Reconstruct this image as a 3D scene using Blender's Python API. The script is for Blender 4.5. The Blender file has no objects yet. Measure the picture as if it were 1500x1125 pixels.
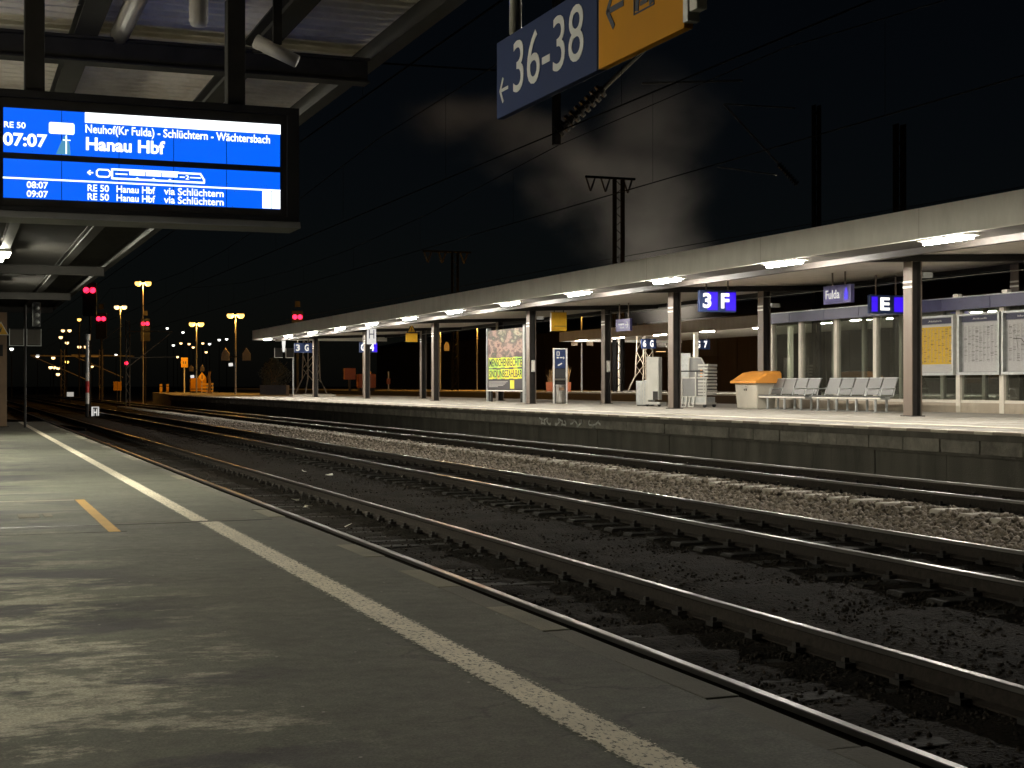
import bpy, bmesh, math, random
import numpy as np
from mathutils import Vector, Matrix, noise as mnoise
random.seed(7)
C = bpy.context.scene
COL = C.collection
R = math.radians

# ------------------------------------------------------------------ camera, sky, exposure
cam_d = bpy.data.cameras.new('camera')
cam = bpy.data.objects.new('camera', cam_d); COL.objects.link(cam)
cam.location = (0, 0, 1.44)
cam.rotation_euler = (R(90.053), 0, R(-20.83))
cam_d.sensor_width = 36; cam_d.lens = 51.6
cam_d.clip_start = 0.1; cam_d.clip_end = 4000
C.camera = cam

W = bpy.data.worlds.new('World'); C.world = W; W.use_nodes = True
nt = W.node_tree
sky = nt.nodes.new('ShaderNodeTexSky'); sky.sky_type = 'NISHITA'
sky.sun_disc = False; sky.sun_elevation = R(40.0); sky.sun_rotation = R(200)
nt.links.new(sky.outputs[0], nt.nodes['Background'].inputs[0])
nt.nodes['Background'].inputs[1].default_value = 0.00012

vs = C.view_settings
vs.view_transform = 'Standard'; vs.look = 'None'; vs.gamma = 1; vs.exposure = 2.0
vs.use_curve_mapping = False
C.cycles.use_denoising = True
C.cycles.max_bounces = 8
C.cycles.diffuse_bounces = 4
C.cycles.sample_clamp_indirect = 4.0
C.cycles.volume_max_steps = 96

# ------------------------------------------------------------------ materials
def _tree(name):
    m = bpy.data.materials.new(name); m.use_nodes = True
    return m, m.node_tree, m.node_tree.nodes['Principled BSDF']
def mat(name, col, rough=0.6, metal=0.0, var=0.25, scale=6.0, bump=0.0, bscale=40.0, stretch=(1, 1, 1), spec=0.5, dirt=None, dscale=1.5, damt=0.5):
    m, t, b = _tree(name)
    N = t.nodes.new; L = t.links.new
    geo = N('ShaderNodeNewGeometry'); mp = N('ShaderNodeMapping'); mp.inputs['Scale'].default_value = stretch
    L(geo.outputs['Position'], mp.inputs['Vector'])
    n = N('ShaderNodeTexNoise'); n.inputs['Scale'].default_value = scale; n.inputs['Detail'].default_value = 8; n.inputs['Roughness'].default_value = 0.65
    L(mp.outputs[0], n.inputs['Vector'])
    r = N('ShaderNodeValToRGB')
    r.color_ramp.elements[0].position = 0.3; r.color_ramp.elements[1].position = 0.7
    r.color_ramp.elements[0].color = (*[c * (1 - var) for c in col], 1); r.color_ramp.elements[1].color = (*[min(1, c * (1 + var)) for c in col], 1)
    L(n.outputs['Fac'], r.inputs[0]); out = r.outputs[0]
    if dirt:
        n2 = N('ShaderNodeTexNoise'); n2.inputs['Scale'].default_value = dscale; n2.inputs['Detail'].default_value = 6; n2.inputs['Roughness'].default_value = 0.7
        L(mp.outputs[0], n2.inputs['Vector'])
        r2 = N('ShaderNodeValToRGB'); r2.color_ramp.elements[0].position = 0.45; r2.color_ramp.elements[1].position = 0.68
        r2.color_ramp.elements[0].color = (0, 0, 0, 1); r2.color_ramp.elements[1].color = (damt, damt, damt, 1)
        L(n2.outputs['Fac'], r2.inputs[0])
        mx = N('ShaderNodeMix'); mx.data_type = 'RGBA'
        L(r2.outputs[0], mx.inputs['Factor']); L(out, mx.inputs[6]); mx.inputs[7].default_value = (*dirt, 1); out = mx.outputs[2]
    L(out, b.inputs['Base Color'])
    mr = N('ShaderNodeMapRange'); mr.inputs['To Min'].default_value = max(0.02, rough - 0.12); mr.inputs['To Max'].default_value = min(1, rough + 0.12)
    L(n.outputs['Fac'], mr.inputs['Value']); L(mr.outputs[0], b.inputs['Roughness'])
    b.inputs['Metallic'].default_value = metal
    b.inputs['Specular IOR Level'].default_value = spec
    if bump:
        n3 = N('ShaderNodeTexNoise'); n3.inputs['Scale'].default_value = bscale; n3.inputs['Detail'].default_value = 5
        L(geo.outputs['Position'], n3.inputs['Vector'])
        bp = N('ShaderNodeBump'); bp.inputs['Strength'].default_value = bump; bp.inputs['Distance'].default_value = 0.05 if bump >= 1 else 0.02
        L(n3.outputs['Fac'], bp.inputs['Height']); L(bp.outputs[0], b.inputs['Normal'])
    return m
def emit(name, col, s):
    m, t, b = _tree(name)
    b.inputs['Base Color'].default_value = (0.02, 0.02, 0.02, 1)
    b.inputs['Emission Color'].default_value = (*col, 1); b.inputs['Emission Strength'].default_value = s
    return m
def glass(name, tint=(0.85, 0.88, 0.85), dust=0.035, dcol=(0.5, 0.47, 0.4)):
    m, t, b = _tree(name); N = t.nodes.new; L = t.links.new
    out = t.nodes['Material Output']
    tr = N('ShaderNodeBsdfTransparent'); tr.inputs[0].default_value = (*tint, 1)
    gl = N('ShaderNodeBsdfGlossy'); gl.inputs['Roughness'].default_value = 0.015
    df = N('ShaderNodeBsdfDiffuse'); df.inputs[0].default_value = (*dcol, 1)
    lw = N('ShaderNodeLayerWeight'); lw.inputs[0].default_value = 0.5
    pw = N('ShaderNodeMath'); pw.operation = 'POWER'; pw.inputs[1].default_value = 4.0; L(lw.outputs['Facing'], pw.inputs[0])
    ml = N('ShaderNodeMath'); ml.operation = 'MULTIPLY_ADD'; ml.inputs[1].default_value = 0.88; ml.inputs[2].default_value = 0.09; ml.use_clamp = True; L(pw.outputs[0], ml.inputs[0])
    a = N('ShaderNodeMixShader'); L(ml.outputs[0], a.inputs[0]); L(tr.outputs[0], a.inputs[1]); L(gl.outputs[0], a.inputs[2])
    n = N('ShaderNodeTexNoise'); n.inputs['Scale'].default_value = 1.3; n.inputs['Detail'].default_value = 7
    geo = N('ShaderNodeNewGeometry'); L(geo.outputs['Position'], n.inputs['Vector'])
    mr = N('ShaderNodeMapRange'); mr.inputs['To Max'].default_value = dust * 2
    L(n.outputs['Fac'], mr.inputs['Value'])
    c = N('ShaderNodeMixShader'); L(mr.outputs[0], c.inputs[0]); L(a.outputs[0], c.inputs[1]); L(df.outputs[0], c.inputs[2])
    L(c.outputs[0], out.inputs[0])
    return m
def ramp_mat(name, stops, scale, rough=0.5, stretch=(1, 1, 1), detail=6, dist=0.0, rand=0.6):
    m, t, b = _tree(name); N = t.nodes.new; L = t.links.new
    geo = N('ShaderNodeNewGeometry'); mp = N('ShaderNodeMapping'); mp.inputs['Scale'].default_value = stretch
    L(geo.outputs['Position'], mp.inputs['Vector'])
    n = N('ShaderNodeTexNoise'); n.inputs['Scale'].default_value = scale; n.inputs['Detail'].default_value = detail; n.inputs['Roughness'].default_value = rand; n.inputs['Distortion'].default_value = dist
    L(mp.outputs[0], n.inputs['Vector'])
    r = N('ShaderNodeValToRGB')
    el = r.color_ramp.elements
    el[0].position, el[0].color = stops[0][0], (*stops[0][1], 1)
    el[1].position, el[1].color = stops[-1][0], (*stops[-1][1], 1)
    for p, c in stops[1:-1]:
        e = el.new(p); e.color = (*c, 1)
    L(n.outputs['Fac'], r.inputs[0]); L(r.outputs[0], b.inputs['Base Color'])
    b.inputs['Roughness'].default_value = rough
    return m

def asphalt_mat():
    m, t, b = _tree('platform_asphalt'); N = t.nodes.new; L = t.links.new
    geo = N('ShaderNodeNewGeometry')
    def nz(scale, stretch, detail=8, rough=0.65, loc=(0, 0, 0), dist=0.0):
        mp = N('ShaderNodeMapping'); mp.inputs['Scale'].default_value = stretch; mp.inputs['Location'].default_value = loc
        mp.inputs['Rotation'].default_value = (0, 0, R(4))
        L(geo.outputs['Position'], mp.inputs['Vector'])
        n = N('ShaderNodeTexNoise'); n.inputs['Scale'].default_value = scale; n.inputs['Detail'].default_value = detail; n.inputs['Roughness'].default_value = rough; n.inputs['Distortion'].default_value = dist
        L(mp.outputs[0], n.inputs['Vector']); return n.outputs['Fac']
    def rmp(src, p0, p1, c0, c1):
        r = N('ShaderNodeValToRGB'); r.color_ramp.elements[0].position = p0; r.color_ramp.elements[1].position = p1
        r.color_ramp.elements[0].color = (*c0, 1); r.color_ramp.elements[1].color = (*c1, 1); L(src, r.inputs[0]); return r.outputs[0]
    def mix(f, a, c, mode='MIX'):
        x = N('ShaderNodeMix'); x.data_type = 'RGBA'; x.blend_type = mode
        if isinstance(f, float): x.inputs['Factor'].default_value = f
        else: L(f, x.inputs['Factor'])
        for s, v in ((6, a), (7, c)):
            if isinstance(v, tuple): x.inputs[s].default_value = (*v, 1)
            else: L(v, x.inputs[s])
        return x.outputs[2]
    base = rmp(nz(0.9, (0.5, 1.0, 1)), 0.3, 0.7, (0.078, 0.083, 0.062), (0.142, 0.147, 0.110))
    # pale dry patches, ragged at the edges
    pale = rmp(nz(0.95, (0.6, 1.2, 1), 14, 0.8, (3, 7, 0), 0.15), 0.50, 0.56, (0, 0, 0), (1, 1, 1))
    sy0 = N('ShaderNodeSeparateXYZ'); L(geo.outputs['Position'], sy0.inputs[0])
    near = N('ShaderNodeMapRange'); near.inputs['From Min'].default_value = 13.5; near.inputs['From Max'].default_value = 9.5; near.inputs['To Min'].default_value = 0.3; L(sy0.outputs[1], near.inputs['Value'])
    pm = N('ShaderNodeMath'); pm.operation = 'MULTIPLY'; L(pale, pm.inputs[0]); L(near.outputs[0], pm.inputs[1]); pale = pm.outputs[0]
    base = mix(pale, base, (0.40, 0.385, 0.30))
    dark = rmp(nz(0.6, (0.6, 1.2, 1), 14, 0.7, (11, 2, 0), 0.15), 0.50, 0.56, (0, 0, 0), (1, 1, 1))
    base = mix(dark, base, (0.036, 0.038, 0.040))
    # smoother, newer asphalt towards the track
    sx = N('ShaderNodeSeparateXYZ'); L(geo.outputs['Position'], sx.inputs[0])
    mr = N('ShaderNodeMapRange'); mr.inputs['From Min'].default_value = 0.9; mr.inputs['From Max'].default_value = 1.7
    wob = N('ShaderNodeMath'); wob.operation = 'MULTIPLY_ADD'; wob.inputs[1].default_value = 1.6; L(nz(0.8, (1, 0.6, 1)), wob.inputs[0]); wob.inputs[2].default_value = -0.8
    ad = N('ShaderNodeMath'); ad.operation = 'ADD'; L(sx.outputs[0], ad.inputs[0]); L(wob.outputs[0], ad.inputs[1]); L(ad.outputs[0], mr.inputs['Value'])
    sm = rmp(nz(1.4, (1, 1, 1), 10, 0.6, (5, 1, 3)), 0.3, 0.7, (0.074, 0.078, 0.060), (0.112, 0.116, 0.090))
    base = mix(mr.outputs[0], base, sm)
    mo = rmp(nz(9, (1, 1, 1), 10, 0.72, (2, 5, 0)), 0.34, 0.66, (0.72, 0.72, 0.72), (1.28, 1.28, 1.28))
    base = mix(1.0, base, mo, 'MULTIPLY')
    wn = N('ShaderNodeTexNoise'); wn.inputs['Scale'].default_value = 2.5; wn.inputs['Detail'].default_value = 6; L(geo.outputs['Position'], wn.inputs['Vector'])
    wv = N('ShaderNodeVectorMath'); wv.operation = 'MULTIPLY_ADD'; L(wn.outputs['Color'], wv.inputs[0]); wv.inputs[1].default_value = (.9, .9, 0); L(geo.outputs['Position'], wv.inputs[2])
    vc = N('ShaderNodeTexVoronoi'); vc.feature = 'DISTANCE_TO_EDGE'; vc.inputs['Scale'].default_value = 0.42; L(wv.outputs[0], vc.inputs['Vector'])
    ck = rmp(vc.outputs['Distance'], 0.0, 0.006, (1, 1, 1), (0, 0, 0)); cm = rmp(nz(0.5, (1, 1, 1), 3, 0.5, (9, 4, 0)), 0.5, 0.56, (0, 0, 0), (.75, .75, .75))
    base = mix(mix(1.0, ck, cm, 'MULTIPLY'), base, (0.03, 0.03, 0.028))
    # grain and single pale flecks
    gr = rmp(nz(70, (1, 1, 1), 4, 0.7), 0.3, 0.72, (0.5, 0.5, 0.5), (1.5, 1.5, 1.5))
    base = mix(1.0, base, gr, 'MULTIPLY')
    v = N('ShaderNodeTexVoronoi'); v.inputs['Scale'].default_value = 5; L(geo.outputs['Position'], v.inputs['Vector'])
    fl = rmp(v.outputs['Distance'], 0.03, 0.05, (1, 1, 1), (0, 0, 0))
    base = mix(fl, base, (0.34, 0.33, 0.30))
    L(base, b.inputs['Base Color'])
    rr = N('ShaderNodeMapRange'); rr.inputs['To Min'].default_value = 0.55; rr.inputs['To Max'].default_value = 0.95
    L(nz(2.2, (0.5, 1, 1)), rr.inputs['Value']); L(rr.outputs[0], b.inputs['Roughness'])
    bp = N('ShaderNodeBump'); bp.inputs['Strength'].default_value = 0.5; bp.inputs['Distance'].default_value = 0.012
    L(nz(55, (1, 1, 1), 5, 0.75), bp.inputs['Height']); L(bp.outputs[0], b.inputs['Normal'])
    return m
def worn_paint(name, col, wear=0.5, scale=9.0, stretch=(1, 1, 1)):
    m, t, b = _tree(name); N = t.nodes.new; L = t.links.new
    geo = N('ShaderNodeNewGeometry'); mp = N('ShaderNodeMapping'); mp.inputs['Scale'].default_value = stretch
    L(geo.outputs['Position'], mp.inputs['Vector'])
    n = N('ShaderNodeTexNoise'); n.inputs['Scale'].default_value = scale; n.inputs['Detail'].default_value = 12; n.inputs['Roughness'].default_value = 0.8
    L(mp.outputs[0], n.inputs['Vector'])
    uv = N('ShaderNodeTexCoord'); sx = N('ShaderNodeSeparateXYZ'); L(uv.outputs['Generated'], sx.inputs[0])
    pp = N('ShaderNodeMath'); pp.operation = 'PINGPONG'; pp.inputs[1].default_value = 0.5; L(sx.outputs[0], pp.inputs[0])   # 0 at the edges, .5 in the middle
    ed = N('ShaderNodeMapRange'); ed.inputs['From Max'].default_value = 0.22; ed.inputs['To Min'].default_value = 0.22; ed.inputs['To Max'].default_value = 0.0; L(pp.outputs[0], ed.inputs['Value'])
    ad = N('ShaderNodeMath'); ad.operation = 'ADD'; L(n.outputs['Fac'], ad.inputs[0]); L(ed.outputs[0], ad.inputs[1])
    r = N('ShaderNodeValToRGB'); r.color_ramp.elements[0].position = wear; r.color_ramp.elements[1].position = wear + 0.05
    L(ad.outputs[0], r.inputs[0])
    tr = N('ShaderNodeBsdfTransparent'); mx = N('ShaderNodeMixShader')
    n2 = N('ShaderNodeTexNoise'); n2.inputs['Scale'].default_value = 2.0; L(geo.outputs['Position'], n2.inputs['Vector'])
    r2 = N('ShaderNodeValToRGB'); r2.color_ramp.elements[0].color = (*[c * 0.75 for c in col], 1); r2.color_ramp.elements[1].color = (*[min(1, c * 1.2) for c in col], 1)
    L(n2.outputs['Fac'], r2.inputs[0]); L(r2.outputs[0], b.inputs['Base Color']); b.inputs['Roughness'].default_value = 0.75
    L(r.outputs[0], mx.inputs[0]); L(b.outputs[0], mx.inputs[1]); L(tr.outputs[0], mx.inputs[2]); L(mx.outputs[0], t.nodes['Material Output'].inputs[0])
    return m

LAMP = (1.0, 0.94, 0.83)
M = dict(
 asphalt=asphalt_mat(),
 line=worn_paint('worn_white_paint', (0.80, 0.74, 0.60), 0.535, 26, (1.6, 0.8, 1)),
 yline=worn_paint('yellow_paint', (0.62, 0.36, 0.07), 0.70, 14),
 coping=mat('coping_concrete', (0.13, 0.125, 0.10), 0.85, var=0.25, scale=3, bump=0.4, bscale=60, dirt=(0.07, 0.07, 0.06), damt=0.7),
 coping_pale=mat('coping_concrete_pale', (0.23, 0.215, 0.16), 0.85, var=0.25, scale=3, bump=0.4, bscale=60, dirt=(0.12, 0.115, 0.09), damt=0.8),
 dirt=mat('track_dirt', (0.0165, 0.013, 0.0095), 0.95, var=0.75, scale=24, bump=1.0, bscale=34, dirt=(0.010, 0.0085, 0.0068), damt=0.9, spec=0.1),
 yard=mat('yard_ground', (0.026, 0.020, 0.016), 0.9, var=0.4, scale=0.6, bump=0.6, bscale=8, spec=0.3),
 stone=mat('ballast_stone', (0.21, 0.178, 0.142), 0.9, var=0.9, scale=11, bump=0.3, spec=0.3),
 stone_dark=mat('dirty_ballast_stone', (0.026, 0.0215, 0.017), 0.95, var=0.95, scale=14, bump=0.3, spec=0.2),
 sleeper_dark=mat('old_timber_sleeper', (0.017, 0.015, 0.013), 0.9, var=0.5, scale=8, bump=0.6, bscale=30, stretch=(0.3, 3, 3)),
 sleeper=mat('concrete_sleeper', (0.50, 0.46, 0.39), 0.85, var=0.25, scale=6, bump=0.3, dirt=(0.16, 0.13, 0.10), damt=0.7),
 rail_side=mat('rail_rust', (0.028, 0.023, 0.019), 0.9, 0.0, var=0.4, scale=20, bump=0.3, spec=0.15),
 rail_top=mat('rail_polished', (0.20, 0.19, 0.178), 0.36, 1.0, var=0.15, scale=2, stretch=(8, 0.3, 1)),
 clip=mat('rail_clip_rust', (0.016, 0.013, 0.011), 0.9, 0.0, var=0.4, scale=30),
 wall_block=mat('wall_block_concrete', (0.21, 0.195, 0.165), 0.9, var=0.4, scale=2.5, bump=0.4, dirt=(0.055, 0.05, 0.042), dscale=1.2, damt=0.7),
 wall_panel=mat('wall_panel_concrete', (0.10, 0.092, 0.076), 0.9, var=0.5, scale=2.0, bump=0.4, stretch=(1, 2.2, 0.35), dirt=(0.028, 0.026, 0.022), dscale=1.0, damt=0.8),
 graffiti=mat('graffiti_paint', (0.62, 0.62, 0.58), 0.7, var=0.15),
 paving=mat('platform_paving', (0.27, 0.255, 0.225), 0.8, var=0.16, scale=2.2, bump=0.2, dirt=(0.18, 0.168, 0.146), dscale=0.8, damt=0.6),
 tile_cream=mat('edge_tile_cream', (0.58, 0.53, 0.43), 0.75, var=0.12, dirt=(0.4, 0.36, 0.3), damt=0.4),
 tile_tan=mat('edge_tile_tan', (0.33, 0.28, 0.23), 0.8, var=0.15, dirt=(0.24, 0.21, 0.17), damt=0.5),
 fascia=mat('roof_fascia_paint', (0.82, 0.80, 0.74), 0.7, var=0.06, scale=1.5, stretch=(1, 1.6, 0.5), dirt=(0.55, 0.52, 0.46), dscale=0.9, damt=0.3),
 soffit=mat('roof_soffit_paint', (0.52, 0.48, 0.41), 0.7, var=0.10, scale=1.2, dirt=(0.38, 0.34, 0.29), damt=0.5),
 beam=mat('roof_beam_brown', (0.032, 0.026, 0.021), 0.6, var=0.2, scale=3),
 dark=mat('dark_steel', (0.022, 0.020, 0.018), 0.6, 0.0, var=0.3, scale=5, spec=0.25),
 mast=mat('blackened_mast_steel', (0.003, 0.003, 0.003), 0.95, var=0.3, spec=0.05),
 shaded_sheet=mat('shade_toned_sheet', (0.026, 0.024, 0.021), 0.9, var=0.3, scale=1.6, dirt=(0.05, 0.046, 0.04), dscale=1.0, damt=0.5),  # shade under the farther roof put into the sheet's colour
 trim=mat('grey_trim', (0.17, 0.17, 0.17), 0.6, var=0.15),
 black=mat('black_plastic', (0.012, 0.012, 0.014), 0.45, var=0.3),
 column=mat('column_bronze_paint', (0.135, 0.105, 0.083), 0.5, var=0.18, scale=3, stretch=(1, 1, 0.3), dirt=(0.085, 0.065, 0.05), damt=0.5),
 column_own=mat('column_brown_paint', (0.20, 0.125, 0.07), 0.6, var=0.2, scale=2),
 white=mat('white_paint', (0.72, 0.69, 0.62), 0.5, var=0.08),
 cream_panel=mat('cream_coated_steel', (0.44, 0.43, 0.39), 0.5, var=0.10, dirt=(0.26, 0.25, 0.21), damt=0.5),
 steel=mat('brushed_steel', (0.55, 0.53, 0.50), 0.32, 0.9, var=0.12, scale=20, stretch=(6, 6, 0.4)),
 galv=mat('galvanised_steel', (0.42, 0.43, 0.42), 0.5, 0.6, var=0.2, scale=9),
 mesh_metal=mat('perforated_steel', (0.25, 0.25, 0.245), 0.5, 0.4, var=0.2, scale=90),
 post=mat('shelter_post_paint', (0.55, 0.51, 0.43), 0.5, var=0.12, scale=3),
 sill=mat('shelter_sill', (0.34, 0.29, 0.22), 0.7, var=0.2, dirt=(0.22, 0.18, 0.13), damt=0.6),
 eave=mat('eave_blue_grey', (0.05, 0.05, 0.095), 0.45, var=0.15),
 glass=glass('shelter_glass'),
 case_glass=glass('case_glass', (0.97, 0.97, 0.97), 0.01),
 poster_y=mat('timetable_yellow', (0.78, 0.50, 0.03), 0.7, var=0.05),
 poster_w=mat('timetable_white', (0.62, 0.61, 0.60), 0.7, var=0.05),
 print=mat('printed_ink', (0.10, 0.09, 0.08), 0.7, var=0.1),
 ink_mid=mat('printed_grey_ink', (0.30, 0.29, 0.28), 0.7, var=0.1),
 orange=mat('grit_bin_lid_orange', (0.80, 0.33, 0.05), 0.5, var=0.12, dirt=(0.6, 0.25, 0.05), damt=0.4),
 bin_body=mat('grit_bin_beige', (0.44, 0.41, 0.34), 0.6, var=0.1, dirt=(0.38, 0.34, 0.27), damt=0.5),
 sign_blue=mat('sign_blue_enamel', (0.030, 0.048, 0.125), 0.65, var=0.12, scale=1.5, spec=0.12),
 sign_yellow=mat('sign_yellow_enamel', (0.60, 0.27, 0.010), 0.65, var=0.10, scale=1.5, spec=0.12),
 sign_white=mat('sign_white_lettering', (0.75, 0.76, 0.74), 0.5, var=0.05),
 sign_black=mat('sign_black_lettering', (0.012, 0.016, 0.035), 0.5, var=0.1),
 sign_lilac=mat('sign_lilac_enamel', (0.055, 0.05, 0.14), 0.45, var=0.1),
 yellow=mat('warning_yellow', (0.75, 0.42, 0.02), 0.5, var=0.1),
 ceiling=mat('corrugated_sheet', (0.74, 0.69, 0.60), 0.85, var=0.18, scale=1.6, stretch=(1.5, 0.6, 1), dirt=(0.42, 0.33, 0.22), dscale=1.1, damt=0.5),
 flake=mat('peeling_white_paint', (0.62, 0.58, 0.50), 0.8, var=0.1),
 pipe=mat('weathered_pipe', (0.33, 0.31, 0.28), 0.5, var=0.2),
 red=mat('red_paint', (0.5, 0.02, 0.02), 0.5, var=0.1),
 planter=mat('orange_red_planter', (0.30, 0.075, 0.022), 0.6, var=0.12),
 twig=mat('dry_grass', (0.28, 0.17, 0.07), 0.9, var=0.4),
 leaf=mat('dusky_leaf', (0.075, 0.075, 0.05), 0.8, var=0.5, scale=9),
 concrete_box=mat('planter_concrete', (0.10, 0.085, 0.085), 0.9, var=0.2),
 hall=mat('dark_timber_wall', (0.030, 0.021, 0.015), 0.9, var=0.4, scale=1.2, stretch=(1, 3, 0.2)),
 wire=mat('copper_wire', (0.012, 0.011, 0.010), 0.95, 0.0, var=0.2, spec=0.05),
 wire_pale=mat('steel_tube_pale', (0.17, 0.165, 0.15), 0.5, 0.3, var=0.2),
 insul=mat('brown_porcelain', (0.012, 0.009, 0.008), 0.5, var=0.2),
 tube=emit('lamp_tube', LAMP, 130), tube_added_near=emit('added_near_lamp_tube', (1, 0.93, 0.74), 92), tube_added=emit('added_lamp_tube', (1, 0.95, 0.76), 44), tube_own=emit('platform_lamp_tube', (1, 0.96, 0.76), 112),
 blue=emit('screen_blue', (0.0, 0.125, 1.0), 0.27), screen_white=emit('screen_white', (0.92, 0.97, 1.0), 0.5),
 screen_dim=emit('screen_pale_cyan', (0.15, 0.55, 0.9), 0.14),
 lit_blue=emit('lit_sign_blue', (0.045, 0.0, 1.0), 0.24), lit_white=emit('lit_sign_white', (1, 0.97, 0.95), 0.42),
 board_glow=emit('glowing_white', (1, 0.95, 0.85), 0.10), lit_white_soft=emit('lit_sign_white_soft', (1, 0.97, 0.92), 0.20),
 sodium=emit('sodium_lamp', (1.0, 0.50, 0.09), 1.3), warm=emit('warm_lamp', (1.0, 0.60, 0.25), 1.0), coolw=emit('white_lamp', (0.95, 0.95, 0.85), 1.1),
 redlamp=emit('red_signal_lamp', (1.0, 0.012, 0.04), 1.6),
 poster_art=ramp_mat('poster_picture', [(0.30, (0.03, 0.02, 0.02)), (0.44, (0.10, 0.045, 0.04)), (0.49, (0.42, 0.26, 0.20)), (0.53, (0.16, 0.10, 0.08)), (0.58, (0.05, 0.055, 0.035)), (0.64, (0.46, 0.40, 0.27)), (0.70, (0.16, 0.04, 0.04))], 0.95, 0.5, (1, 0.55, 1.5), 9, 0.1, 0.58),
 poster_strip=ramp_mat('poster_yellow_patches', [(0.3, (0.85, 0.62, 0.02)), (0.5, (0.78, 0.80, 0.05)), (0.62, (0.35, 0.68, 0.10)), (0.72, (0.88, 0.45, 0.04))], 0.9, 0.5),
 poster_dark=mat('poster_charcoal', (0.045, 0.04, 0.045), 0.5, var=0.2),
 poster_text=mat('poster_small_print', (0.42, 0.40, 0.40), 0.6, var=0.1),
)

def perforate(m, k):      # fine holes read as partial see-through at this distance
    t = m.node_tree; N = t.nodes.new; L = t.links.new
    tr = N('ShaderNodeBsdfTransparent'); mx = N('ShaderNodeMixShader'); mx.inputs[0].default_value = k
    L(t.nodes['Principled BSDF'].outputs[0], mx.inputs[1]); L(tr.outputs[0], mx.inputs[2]); L(mx.outputs[0], t.nodes['Material Output'].inputs[0])
perforate(M['mesh_metal'], 0.34)

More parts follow.
